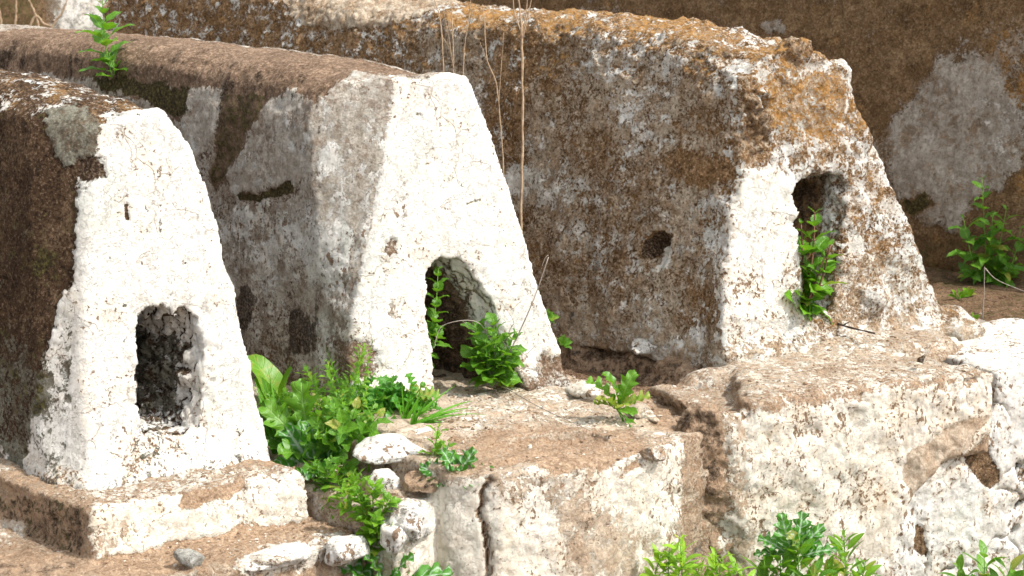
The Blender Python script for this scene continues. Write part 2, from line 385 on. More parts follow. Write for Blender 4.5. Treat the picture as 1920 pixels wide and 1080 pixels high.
# --- tomb 1
def t1():
    me = tomb_body(1, [(172, 920), (158, 760), (154, 620), (160, 500), (176, 320), (182, 242)], [(182, 242), (240, 222), (303, 204)],
                   [(303, 204), (345, 235), (375, 300), (410, 420), (440, 540), (470, 680), (495, 800), (508, 880)],
                   -.21, -.115, .155, .26, [(.12, .812, .98), (.42, .842, 1), (.6, .855, 1), (.9, .862, 1), (1.7, .83, 1)], 1.7, NI1, .30)
    sd, dn = niche_rim(1, get_co(me), NI1); rim = np.exp(-(sd / .028) ** 2); ins = sst(.0, .03, sd) * sst(.01, -.03, dn)
    face = sst(.45, .8, get_no(me) @ N)
    co, no = get_co(me), get_no(me)
    d = fbm(co, 5, 3, .5, 1) * (.010 - .004 * face) + fbm(co, 17, 4, .55, 2) * (.007 * (1 - .72 * face)) + fbm(co, 55, 3, .6, 3) * (1 - .6 * face) * (.0030 + .001 * rim)
    d += rim * (fbm(co, 28, 3, .6, 4) * .010 - .003) + ins * (np.abs(fbm(co, 13, 4, .6, 5)) * .07 - .01)
    wz = co[:, 2] - FOOT[1][2]; vv = (MI @ (co - FOOT[1]).T).T[:, 1]; out = sst(.2, .7, no @ N) * sst(.01, -.01, sd - .004) * (vv < .2)
    co = co + (N * 1.0 + NF * .0)[None, :] * (out * .040 * np.exp(-np.maximum(wz, 0) / .035) * (1 + fbm(co, 9, 3, .6, 300 + 1)))[:, None]
    set_co(me, co + no * d[:, None])
    P = Paint(me); co, no = P.co, P.no; l = (MI @ (co - FOOT[1]).T).T
    fc = sst(.35, .6, no @ N) * (l[:, 1] < .2) * sst(-.03, .01, .0 + l[:, 1] + .02)
    P.a[:, 0] = .06; P.a[:, 1] = .22; P.a[:, 2] = .05; P.a[:, 3] = .25; P.a[:, 4] = .5
    P.add(fbm(co, 3, 3, .5, 9), gr=.25, mo=.35); P.add(sst(.0, .3, fbm(co, 7, 4, .6, 213)), mo=.3, dk=.2)
    up = sst(.35, .7, no[:, 2]) * sst(.55, .7, l[:, 2])
    P.where(up, wh=.42, gr=.26, oc=.40, mo=.0)
    top = sst(.72, .80, l[:, 2])
    P.where(top * (1 - up), mo=.5, oc=.35, gr=.3)
    fl = P.plane(xyz(1, -.20, .5, .4), NF)
    P.patch(fl, [(-40, 700), (0, 620), (60, 700), (110, 800), (120, 960), (-40, 960)], .06, .3, gr=.52, wh=.2)
    P.patch(fl, [(90, 330), (130, 340), (125, 420), (95, 420)], .03, .3, wh=.42, gr=.4)
    fp = P.plane(FOOT[1], NFACE)
    cp = P.plane(xyz(1, -.11, .14, .5), N * .6 + NF * .6)
    edge = [(182, 236), (240, 214), (305, 196), (352, 232), (382, 300), (420, 420), (452, 540), (480, 680), (505, 800), (520, 900), (500, 950), (60, 950), (80, 800), (92, 700), (110, 620), (140, 520), (146, 420), (152, 335), (178, 322)]
    P.patch(fp, edge, .008, .25, facing=.25, warp=.6, wh=1.12, gr=.8, mo=-.3, oc=0, sp=.25)
    P.patch(cp, [(55, 222), (90, 205), (150, 225), (178, 245), (175, 290), (150, 300), (110, 320), (80, 280)], .01, .14, facing=.1, warp=.7, gr=1.2, wh=.12, mo=.22, oc=0, sp=.2)
    P.patch(cp, [(118, 300), (178, 292), (182, 330), (150, 345)], .012, .14, facing=0, dk=.7, wh=.1, gr=.1)
    P.patch(cp, [(96, 960), (75, 820), (90, 700), (140, 560), (158, 600), (158, 760), (165, 960)], .012, .2, facing=0, warp=.8, wh=.62, gr=1, mo=.1)
    P.patch(cp, [(80, 690), (105, 690), (110, 760), (85, 770)], .01, .2, facing=0, wh=.2, mo=.55)
    P.add(sst(.27, .36, fbm(co, 19, 4, .62, 201)) * fc, wh=-.5, gr=-.1)
    P.patch(fp, [(232, 380), (242, 382), (243, 412), (234, 410)], .004, .1, wh=.0, gr=.2, warp=.3)
    P.patch(fp, [(292, 408), (306, 410), (308, 440), (296, 444)], .006, .1, wh=.55, warp=.3)
    P.patch(fp, [(230, 800), (330, 780), (350, 860), (300, 910), (240, 900)], .02, .1, wh=.62, sp=1.)
    P.patch(fp, [(130, 860), (200, 880), (520, 850), (530, 960), (100, 960)], .02, .1, wh=.72, sp=1.)
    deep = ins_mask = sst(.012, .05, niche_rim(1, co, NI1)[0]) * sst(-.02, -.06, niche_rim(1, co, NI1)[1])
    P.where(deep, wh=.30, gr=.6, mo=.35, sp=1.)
    P.where(sst(.005, .02, niche_rim(1, co, NI1)[0]) * sst(-.005, -.02, niche_rim(1, co, NI1)[1]) * sst(.4, .7, no[:, 2]), wh=.42, gr=.4, mo=0, sp=1., oc=.15); ft = sst(.055, .0, l[:, 2] + .05 * fbm(co, 14, 4, .6, 311)) * (no @ N > -.1) * .85; P.where(ft, wh=.58, gr=.8, sp=1.2); P.done(); place('body', me, M_T1, ROOT[1])  # niche floor painted tan to look lit; soil stain along the foot
t1()

# --- tomb 2
def t2():
    me = tomb_body(2, [(655, 760), (655, 640), (680, 500), (700, 400), (722, 270), (742, 150)], [(742, 150), (830, 136), (878, 142)],
                   [(878, 142), (915, 230), (940, 300), (975, 410), (1000, 500), (1040, 620), (1078, 725)],
                   -.262, -.205, .15, .33, [(.10, .792, 1.), (.45, .816, 1), (.8, .832, 1), (1.4, .85, 1), (2.3, .86, 1)], 2.3, NI2, .32, cham=.10)
    co, no = get_co(me), get_no(me); sd, dn = niche_rim(2, co, NI2); rim = np.exp(-(sd / .028) ** 2); ins = sst(.0, .03, sd) * sst(.01, -.03, dn)
    face = sst(.45, .8, no @ N)
    d = fbm(co, 4, 3, .5, 21) * .010 + fbm(co, 15, 4, .55, 22) * (.008 * (1 - .72 * face)) + fbm(co, 50, 3, .6, 23) * (1 - .6 * face) * (.0030 + .001 * rim)
    d += rim * (fbm(co, 26, 3, .6, 24) * .010 - .003) + ins * (np.abs(fbm(co, 12, 4, .6, 25)) * .045 - .006)
    wz = co[:, 2] - FOOT[2][2]; vv = (MI @ (co - FOOT[2]).T).T[:, 1]; out = sst(.2, .7, no @ N) * sst(.01, -.01, sd - .004) * (vv < .2)
    co = co + (N * 1.0 + NF * .0)[None, :] * (out * .040 * np.exp(-np.maximum(wz, 0) / .035) * (1 + fbm(co, 9, 3, .6, 300 + 2)))[:, None]
    set_co(me, co + no * d[:, None])
    P = Paint(me); co, no = P.co, P.no; l = (MI @ (co - FOOT[2]).T).T
    P.a[:, 0] = .26; P.a[:, 1] = .60; P.a[:, 2] = .02; P.a[:, 3] = .08; P.a[:, 4] = .6
    P.add(fbm(co, 3.5, 3, .5, 29), gr=.30, wh=.14, dk=.2); run = sst(.05, .35, fbm(co * np.array([1, 1, .12]), 17, 4, .6, 210)) * (no @ NF > .2); chalk = sst(-.05, .3, fbm(co, 6, 4, .6, 211))
    fl = P.plane(xyz(2, -.235, .6, .45), NF)
    band = [(-60, 20), (610, 20), (640, 150), (600, 196), (560, 186), (500, 180), (440, 172), (300, 160), (200, 150), (100, 140), (-60, 130)]
    P.patch(fl, band, .02, .3, facing=-.6, wh=.08, gr=.05, oc=.12, mo=.12, dk=.1)
    P.patch(fl, [(-60, 85), (300, 125), (560, 150), (600, 190), (480, 190), (300, 165), (-60, 125)], .02, .14, facing=.3, dk=.38)
    P.patch(fl, [(150, 140), (330, 165), (345, 215), (320, 225), (260, 190), (170, 165)], .012, .12, mo=.85, gr=.1, wh=.05)
    P.patch(fl, [(395, 170), (480, 180), (470, 215), (450, 260), (425, 330), (400, 360), (385, 330), (400, 250)], .012, .12, gr=.12, wh=.2, mo=.52)
    P.patch(fl, [(335, 170), (398, 165), (402, 215), (390, 270), (350, 300), (335, 240)], .01, .12, gr=1.0, wh=.30)
    P.patch(fl, [(480, 195), (520, 165), (550, 200), (590, 215), (588, 250), (575, 320), (545, 345), (470, 355), (430, 365), (418, 330), (440, 290), (460, 250)], .008, .12, warp=.8, gr=.85, wh=.36, sp=.5)
    P.patch(fl, [(440, 362), (480, 368), (535, 338), (540, 362), (480, 378), (445, 376)], .006, .12, warp=.5, gr=0, wh=0, mo=1.0)
    P.patch(fl, [(395, 380), (600, 370), (600, 520), (540, 560), (420, 600)], .05, .12, gr=.66, wh=.48)
    P.patch(fl, [(560, 590), (600, 590), (605, 660), (540, 660)], .03, .12, dk=.62, wh=.2)
    P.patch(fl, [(455, 540), (490, 550), (480, 600), (455, 610)], .02, .12, dk=.6)
    P.patch(fl, [(580, 200), (602, 205), (600, 250), (585, 270)], .008, .12, mo=.9, gr=.1)
    cp = P.plane(xyz(2, -.16, .15, .45), N * .62 + NF * .55)
    cpoly = [(590, 182), (645, 142), (745, 145), (728, 270), (702, 400), (682, 500), (656, 640), (660, 720), (615, 690), (612, 600), (600, 480), (598, 380), (590, 280), (600, 230)]
    P.patch(cp, cpoly, .008, .16, facing=.1, warp=.8, gr=1.0, wh=.46, mo=.03, dk=0, sp=.5)
    P.patch(cp, [(640, 190), (725, 170), (712, 290), (680, 420), (640, 420)], .03, .16, facing=.1, mo=.18, wh=.36)
    P.patch(cp, [(612, 430), (690, 430), (655, 640), (650, 720), (615, 700)], .05, .16, facing=.1, wh=.62, gr=.9, sp=1.)
    P.add(run, dk=.42, wh=-.15); P.add(chalk * (no @ NF > .3) * (l[:, 2] < .68) * (l[:, 1] > .1), wh=.26)
    fp = P.plane(FOOT[2], NFACE)
    edge = [(742, 144), (770, 150), (800, 152), (830, 136), (884, 140), (922, 230), (950, 300), (985, 410), (1010, 500), (1050, 620), (1095, 740), (650, 780), (652, 640), (680, 500), (700, 400), (724, 270)]
    P.patch(fp, edge, .006, .2, facing=.35, warp=.35, wh=1.12, gr=.9, mo=-.3, dk=-.2, oc=0, sp=.25)
    P.add(sst(.27, .36, fbm(co, 19, 4, .62, 202)) * sst(.5, .8, no @ N), wh=-.5, gr=-.1)
    P.patch(fp, [(716, 450), (745, 448), (742, 480), (716, 488)], .014, .1, wh=.38, gr=.4)
    P.patch(fp, [(735, 330), (760, 320), (762, 420), (745, 430)], .012, .1, wh=.68, sp=.8)
    P.patch(fp, [(730, 570), (745, 565), (742, 590), (732, 590)], .006, .1, wh=.2)
    P.patch(fp, [(935, 520), (985, 500), (1000, 520), (1090, 730), (960, 730), (940, 620)], .02, .1, wh=.70, sp=1.)
    P.patch(fp, [(1010, 670), (1060, 660), (1085, 720), (1010, 720)], .02, .1, wh=.25, gr=.3)
    P.patch(fp, [(645, 630), (700, 640), (720, 690), (690, 720), (640, 720)], .02, .2, facing=0, wh=.35, gr=.4)
    P.patch(fp, [(932, 280), (950, 300), (958, 340), (945, 340)], .006, .1, wh=.3)
    P.patch(fp, [(770, 205), (790, 210), (800, 224), (780, 220)], .005, .1, warp=.3, mo=.55)
    P.patch(fp, [(870, 375), (905, 368), (908, 376), (872, 386)], .005, .1, warp=.3, mo=.55)
    P.patch(fp, [(820, 455), (835, 455), (838, 480), (820, 480)], .008, .1, mo=.35)
    s2, d2 = niche_rim(2, co, NI2); P.where(sst(.012, .05, s2) * sst(-.02, -.05, d2), wh=.38, gr=.45, mo=.22, sp=1.); P.where(sst(.0, .03, s2) * sst(-.07, -.13, d2), wh=.05, gr=.2, dk=.55, mo=.3)  # depth of the niche painted dark, standing in for its shade
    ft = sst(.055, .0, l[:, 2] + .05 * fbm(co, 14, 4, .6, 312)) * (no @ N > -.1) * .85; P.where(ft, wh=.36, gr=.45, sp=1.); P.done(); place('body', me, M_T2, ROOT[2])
t2()

# --- tomb 3
def t3():
    def ex(s):
        for (x, y, r, k) in [(1500, 92, .045, 1), (1585, 130, .03, 2), (1415, 170, .05, 3), (1425, 240, .045, 4), (1640, 560, .06, 5), (1800, 620, .07, 6), (1720, 640, .05, 7)]:
            s.blob(on_face(3, x, y) + V * .02, (r, r * .8, r), k)
    me = tomb_body(3, [(1340, 680), (1355, 600), (1365, 500), (1372, 400), (1396, 320), (1388, 145)], [(1388, 145), (1440, 105), (1500, 84), (1560, 118), (1590, 128)],
                   [(1590, 128), (1615, 220), (1650, 290), (1685, 360), (1715, 450), (1745, 540), (1790, 600), (1850, 660)],
                   -.335, -.20, .155, .46, [(.085, .785, 1.), (.45, .82, 1), (.7, .843, 1), (1.15, .843, 1), (1.7, .868, 1), (2.3, .95, 1.0), (2.62, .97, 1), (2.95, .90, 1.)], 2.9, NI3, .45, cham=.085, vox=.006, extra=ex, taper=.95)
    co, no = get_co(me), get_no(me); sd, dn = niche_rim(3, co, NI3); rim = np.exp(-(sd / .03) ** 2); ins = sst(.0, .03, sd) * sst(.01, -.03, dn)
    l = (MI @ (co - FOOT[3]).T).T
    d = fbm(co, 4, 3, .5, 31) * .022 + fbm(co, 13, 4, .6, 32) * .017 + fbm(co, 45, 3, .6, 33) * .006
    rt = sst(.6, .75, l[:, 2]); d += rt * (fbm(co, 22, 4, .65, 34) * .018)
    fs = P0 = sst(.5, .8, no @ N) * (l[:, 2] < .48) * (l[:, 0] < -.08); d *= 1 - .7 * fs
    # lump hole on the flank, and the pocked upper corner
    hp = hit(1235, 468, xyz(3, -.29, .5, .3), NF); dd = np.linalg.norm((co - hp) * np.array([1, 1, .8]), axis=1)
    d += -.038 * sst(.048, .018, dd + .012 * fbm(co, 35, 3, .6, 88)) * (1 + fbm(co, 40, 3, .6, 8))
    hp2 = hit(1415, 225, xyz(3, -.20, .12, .6), N); dd = np.linalg.norm((co - hp2) * np.array([1.6, 1.6, .6]), axis=1)
    d += sst(.10, .04, dd) * fbm(co, 30, 3, .6, 41) * .05
    d += rim * fbm(co, 24, 3, .6, 35) * .02
    wz = co[:, 2] - FOOT[3][2]; vv = (MI @ (co - FOOT[3]).T).T[:, 1]; out = sst(.2, .7, no @ N) * sst(.01, -.01, sd - .004) * (vv < .2)
    co = co + (N * 1.0 + NF * .0)[None, :] * (out * .040 * np.exp(-np.maximum(wz, 0) / .035) * (1 + fbm(co, 9, 3, .6, 300 + 3)))[:, None]
    set_co(me, co + no * d[:, None])
    P = Paint(me); co, no = P.co, P.no; l = (MI @ (co - FOOT[3]).T).T
    nse = fbm(co, 5, 4, .55, 39)
    P.a[:, 0] = .40; P.a[:, 1] = .58; P.a[:, 2] = .12; P.a[:, 3] = .12; P.a[:, 4] = .8
    P.add(nse, wh=.45, gr=.35); P.add(-fbm(co, 4, 3, .5, 38), mo=.3, dk=.25)
    P.add(sst(.05, .35, fbm(co * np.array([1, 1, .15]), 12, 4, .6, 212)) * (no @ NF > .2), dk=.25, wh=-.1); low = sst(.30, .0, l[:, 2]) * (no @ NF > .2); P.add(low, wh=-.12, dk=.22, mo=.12)
    up = sst(.3, .65, no[:, 2]) * sst(.55, .7, l[:, 2]); P.where(up, wh=.40, gr=.35, oc=.55, mo=-.1, dk=-.1); P.add(up * nse, wh=.35, oc=-.5)
    P.where(sst(1.25, 1.45, l[:, 1]) * (1 - up), oc=.3, wh=.40, gr=.2)
    fl = P.plane(xyz(3, -.28, .6, .45), NF)
    P.patch(fl, [(1240, 280), (1300, 300), (1370, 290), (1360, 340), (1300, 350), (1250, 330)], .02, .2, wh=.12, gr=.12, oc=.15, mo=-.1)
    P.patch(fl, [(1215, 200), (1270, 190), (1290, 250), (1240, 250)], .02, .2, wh=.2, oc=.1)
    P.patch(fl, [(880, 60), (960, 60), (960, 300), (900, 300)], .05, .2, oc=.32, wh=.38, gr=.2)
    P.patch(fl, [(480, -60), (745, -60), (735, 30), (690, 45), (600, 60), (530, 40), (490, 5)], .015, .3, facing=-.3, warp=.8, gr=1.1, wh=.16, oc=0, mo=.05)
    P.patch(fl, [(1060, 300), (1240, 300), (1230, 560), (1080, 560)], .08, .2, wh=.40, gr=.50)
    P.patch(fl, [(1270, 300), (1290, 380), (1340, 500), (1250, 420)], .03, .2, wh=.25)
    P.patch(fl, [(1208, 455), (1235, 432), (1262, 440), (1250, 462), (1222, 485), (1210, 480)], .006, .25, facing=-.5, warp=.4, dk=1., wh=0, gr=0)  # shade inside the hole, painted dark at its upper left
    P.patch(fl, [(1235, 470), (1262, 462), (1262, 500), (1240, 505)], .006, .25, facing=-.5, warp=.4, dk=0, wh=.9, gr=.8)
    fp = P.plane(FOOT[3], NFACE)
    P.patch(fp, [(1370, 100), (1640, 100), (1700, 330), (1860, 680), (1340, 680), (1350, 400), (1380, 320)], .01, .2, facing=.3, wh=.52, gr=.45, oc=.45, mo=-.1, dk=-.1, sp=1.)
    P.patch(fp, [(1420, 150), (1500, 130), (1580, 150), (1620, 230), (1560, 260), (1460, 240)], .05, .2, facing=.2, wh=.36, oc=.8)
    P.patch(fp, [(1435, 175), (1470, 165), (1480, 215), (1450, 235)], .015, .2, facing=.1, wh=.08, oc=1.0)
    P.patch(fp, [(1510, 140), (1550, 150), (1560, 170), (1530, 185)], .015, .2, facing=.1, wh=.15, oc=1.0)
    P.patch(fp, [(1395, 322), (1440, 308), (1492, 330), (1500, 590), (1440, 600), (1355, 590), (1362, 500), (1372, 400)], .012, .2, facing=.2, wh=1.05, gr=.8, oc=0, sp=.35)
    P.patch(fp, [(1370, 500), (1500, 520), (1505, 640), (1340, 640)], .05, .2, facing=.2, wh=.82, sp=1.)
    P.patch(fp, [(1590, 480), (1700, 470), (1850, 680), (1560, 640)], .04, .2, facing=.1, wh=.50, gr=.6)
    P.patch(fp, [(1640, 250), (1700, 340), (1740, 470), (1715, 480), (1660, 380)], .02, .2, facing=-.2, wh=.5, oc=.35)
    s3, d3 = niche_rim(3, co, NI3); P.patch(fp, [(1378, 150), (1405, 140), (1440, 230), (1445, 300), (1420, 320), (1390, 300), (1395, 220)], .015, .2, facing=-.2, wh=.32, dk=.35, mo=.2, oc=0)  # crevice shade put into the colour at the upper left corner
    P.where(sst(.0, .04, s3) * sst(-.02, -.05, d3), wh=.74, gr=.8, mo=0.05, sp=1.); P.where(sst(.0, .03, s3) * sst(-.05, -.10, d3), wh=.1, gr=.3, dk=.5)  # jamb stays pale; shade at the back of the niche is painted dark
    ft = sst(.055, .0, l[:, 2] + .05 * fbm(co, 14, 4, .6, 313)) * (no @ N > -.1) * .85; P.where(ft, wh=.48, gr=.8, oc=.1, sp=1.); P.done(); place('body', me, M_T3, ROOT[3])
t3()

# ------------------------------------------------------------ bases
def prism(s, top, bot):
    s.loft([np.array(bot), np.array(top)])
def slab(s, front, zt, zb, back, out=.015, zl=None):
    """front: pixel points on the top edge (left to right) at height zt; runs back along the tombs"""
    z = zt if hasattr(zt, '__len__') else [zt] * len(front)
    f = [gnd(x, y, zz) for (x, y), zz in zip(front, z)]
    bl = f[0] + V * back; br = f[-1] + V * back; bl[2] = max(z[0], z[-1]); br[2] = bl[2]
    top = f + [br, bl]; bot = [p + N * out for p in f] + [br, bl]
    bot = [np.array([p[0], p[1], zb]) for p in bot]; prism(s, top, bot); return f

def b1():
    s = Solid()
    slab(s, [(168, 955), (330, 925), (450, 900), (573, 884)], -.04, -.145, 1.6, .03)
    slab(s, [(-190, 1165), (170, 1098), (440, 1058), (575, 1030), (690, 1003)], -.145, -.7, 1.7, .02)
    # broken blocks along the step edge
    for k, (x, y, r) in enumerate([(630, 1022, (.055, .035, .012)), (500, 1046, (.05, .03, .008))]):
        s.blob(gnd(x, y, -.147), r, k)
    me = s.build(.0065, None, 9)
    co, no = get_co(me), get_no(me)
    d = fbm(co, 6, 3, .5, 51) * .018 + fbm(co, 20, 4, .6, 52) * .014 + fbm(co, 60, 3, .6, 53) * .0035
    set_co(me, co + no * d[:, None])
    P = Paint(me); co, no = P.co, P.no
    P.a[:, 0] = .30; P.a[:, 1] = .42; P.a[:, 2] = .06; P.a[:, 4] = .9; P.add(fbm(co, 6, 3, .5, 54), wh=.3, gr=.3)
    A = co[:, 2] > -.15
    pf = P.plane(gnd(330, 925, -.04), N); pt = P.plane((0, 0, -.04), W); pb = P.plane((0, 0, -.145), W)
    P.patch(pf, [(165, 935), (330, 915), (575, 870), (610, 990), (170, 1060)], .008, .10, facing=.25, wh=1.05, gr=.8, sp=.5)
    P.patch(pf, [(340, 915), (470, 895), (470, 925), (420, 945), (340, 955)], .008, .10, facing=.2, warp=.7, wh=-.05, gr=.0, dk=.15)
    P.patch(pf, [(165, 960), (250, 950), (250, 990), (170, 1060)], .02, .10, facing=.2, wh=.55, mo=.3)
    P.patch(pt, [(90, 900), (300, 895), (480, 875), (570, 880), (480, 915), (200, 945)], .03, .05, facing=.6, wh=.52, gr=.5, oc=.1)
    fl = P.plane(gnd(168, 955, -.04), NF)
    P.patch(fl, [(-80, 930), (170, 930), (170, 1080), (-80, 1080)], .01, .12, facing=.4, wh=.15, gr=.3, mo=.45, dk=.45)
    P.patch(fl, [(-80, 950), (0, 968), (50, 985), (90, 1060), (-80, 1080)], .008, .12, facing=.2, warp=.6, wh=.55, gr=1.1, mo=.05, dk=-.2)
    P.patch(pb, [(100, 1030), (600, 960), (700, 1000), (430, 1050), (200, 1090)], .02, .06, facing=.6, wh=.12, gr=.22, oc=.12)
    P.patch(pb, [(-200, 1020), (165, 1050), (120, 1120), (-200, 1200)], .03, .06, facing=.4, wh=.05, gr=.1, dk=.42)
    P.patch(P.plane(gnd(575, 1030, -.145), N), [(430, 1050), (560, 1020), (692, 990), (692, 1060), (580, 1062), (440, 1064)], .01, .08, facing=.1, wh=.74, gr=.5, sp=.9)
    P.done(); place('base', me, M_BASE, ROOT[1])
b1()

def b2():
    s = Solid()
    slab(s, [(842, 880), (935, 893), (1100, 868), (1240, 838), (1350, 806), (1450, 790)], [-.004, -.012, -.012, -.012, -.012, -.012], -.7, 1.9, .02)
    slab(s, [(800, 790), (842, 880), (1000, 850)], -.006, -.12, 1.5, .0)
    slab(s, [(836, 838), (1000, 812), (1120, 806), (1180, 822)], .014, -.03, .42, .004)
    # lower, broken-away left end
    slab(s, [(742, 968), (830, 935), (932, 912)], -.085, -.7, 1.4, .012)
    slab(s, [(735, 925), (900, 880)], -.06, -.3, 1.2, .01)
    me = s.build(.0065, None, 22)
    co, no = get_co(me), get_no(me)
    tr = sst(.6, .9, no[:, 2])
    d = fbm(co, 5, 3, .5, 61) * .012 + fbm(co, 18, 4, .6, 62) * (.010 - .004 * tr) + fbm(co, 60, 3, .6, 63) * .0035
    # long shallow ridges trowelled into the ledge
    q = co @ N; d += tr * .0035 * np.sin(q * 85 + 5 * fbm(co, 6, 2, .5, 64))
    # open crack down the wall
    pf = gnd(935, 893, -.01); t = (co - pf) @ U; z = co[:, 2]
    cx = (.016 * np.sin(z * 22) + z * .16 + .014 * fbm(co * np.array([0, 0, 1.]), 28, 4, .6, 3)); cr = np.exp(-((t - cx) / .0035) ** 2) * (no @ N > .4)
    d -= cr * .014
    set_co(me, co + no * d[:, None])
    P = Paint(me); co, no = P.co, P.no; l = (MI @ (co - FOOT[2]).T).T
    P.a[:, 0] = .30; P.a[:, 1] = .55; P.a[:, 2] = .03; P.a[:, 4] = 1.; P.add(fbm(co, 5, 4, .55, 64), wh=.35, gr=.35); P.add(sst(.6, .9, no[:, 2]), gr=.2)
    pw = P.plane(gnd(1100, 868, -.012), N); pt = P.plane((0, 0, 0), W)
    P.patch(pw, [(740, 930), (930, 880), (1350, 790), (1420, 1120), (700, 1120)], .01, .12, facing=.3, wh=.52, gr=.8)
    P.patch(pw, [(1150, 870), (1320, 820), (1310, 960), (1260, 1000), (1150, 980), (1100, 930)], .04, .12, facing=.25, wh=.80, gr=.8, sp=.5)
    P.patch(pw, [(935, 960), (1010, 920), (1070, 1100), (890, 1100)], .012, .12, facing=.25, wh=.86, gr=.8, sp=.7)
    P.patch(pw, [(1050, 930), (1190, 960), (1150, 1100), (1060, 1100)], .03, .12, facing=.25, wh=.40, gr=.75)
    P.patch(pw, [(790, 950), (920, 900), (930, 930), (892, 1100), (780, 1100), (800, 1020)], .008, .12, facing=.2, warp=.6, wh=1.05, gr=.8, sp=.3)
    P.patch(pw, [(1305, 800), (1420, 790), (1440, 1120), (1290, 1120)], .02, .12, facing=.1, wh=.30, gr=.5, dk=.36, mo=.2)
    P.patch(pt, [(830, 735), (1110, 700), (1140, 780), (1080, 810), (850, 830)], .03, .08, facing=.6, wh=.48, gr=.7)
    P.patch(pt, [(840, 830), (1180, 790), (1230, 840), (1000, 860), (850, 880)], .02, .08, facing=.5, wh=.25, gr=.35, oc=.12)
    P.patch(pt, [(1000, 845), (1240, 830), (1250, 855), (1110, 875), (990, 862)], .008, .08, facing=.2, wh=.1, gr=.08, dk=.25)
    P.patch(pt, [(1080, 660), (1350, 790), (1240, 800), (1130, 700)], .02, .08, facing=.6, wh=.15, gr=.15, oc=.2)
    P.patch(pt, [(730, 890), (860, 870), (930, 890), (760, 950)], .02, .12, facing=.4, wh=.1, gr=.1, dk=.55)
    # crack is dark
    t = (co - pf) @ U; z = co[:, 2]; cx = (.016 * np.sin(z * 22) + z * .16 + .014 * fbm(co * np.array([0, 0, 1.]), 28, 4, .6, 3))
    P.where(np.exp(-((t - cx) / .0048) ** 2) * (no @ N > -.2) * (z < -.02), wh=-.5, gr=-.4, dk=.9)
    P.done(); place('base', me, M_BASE, ROOT[2])
b2()

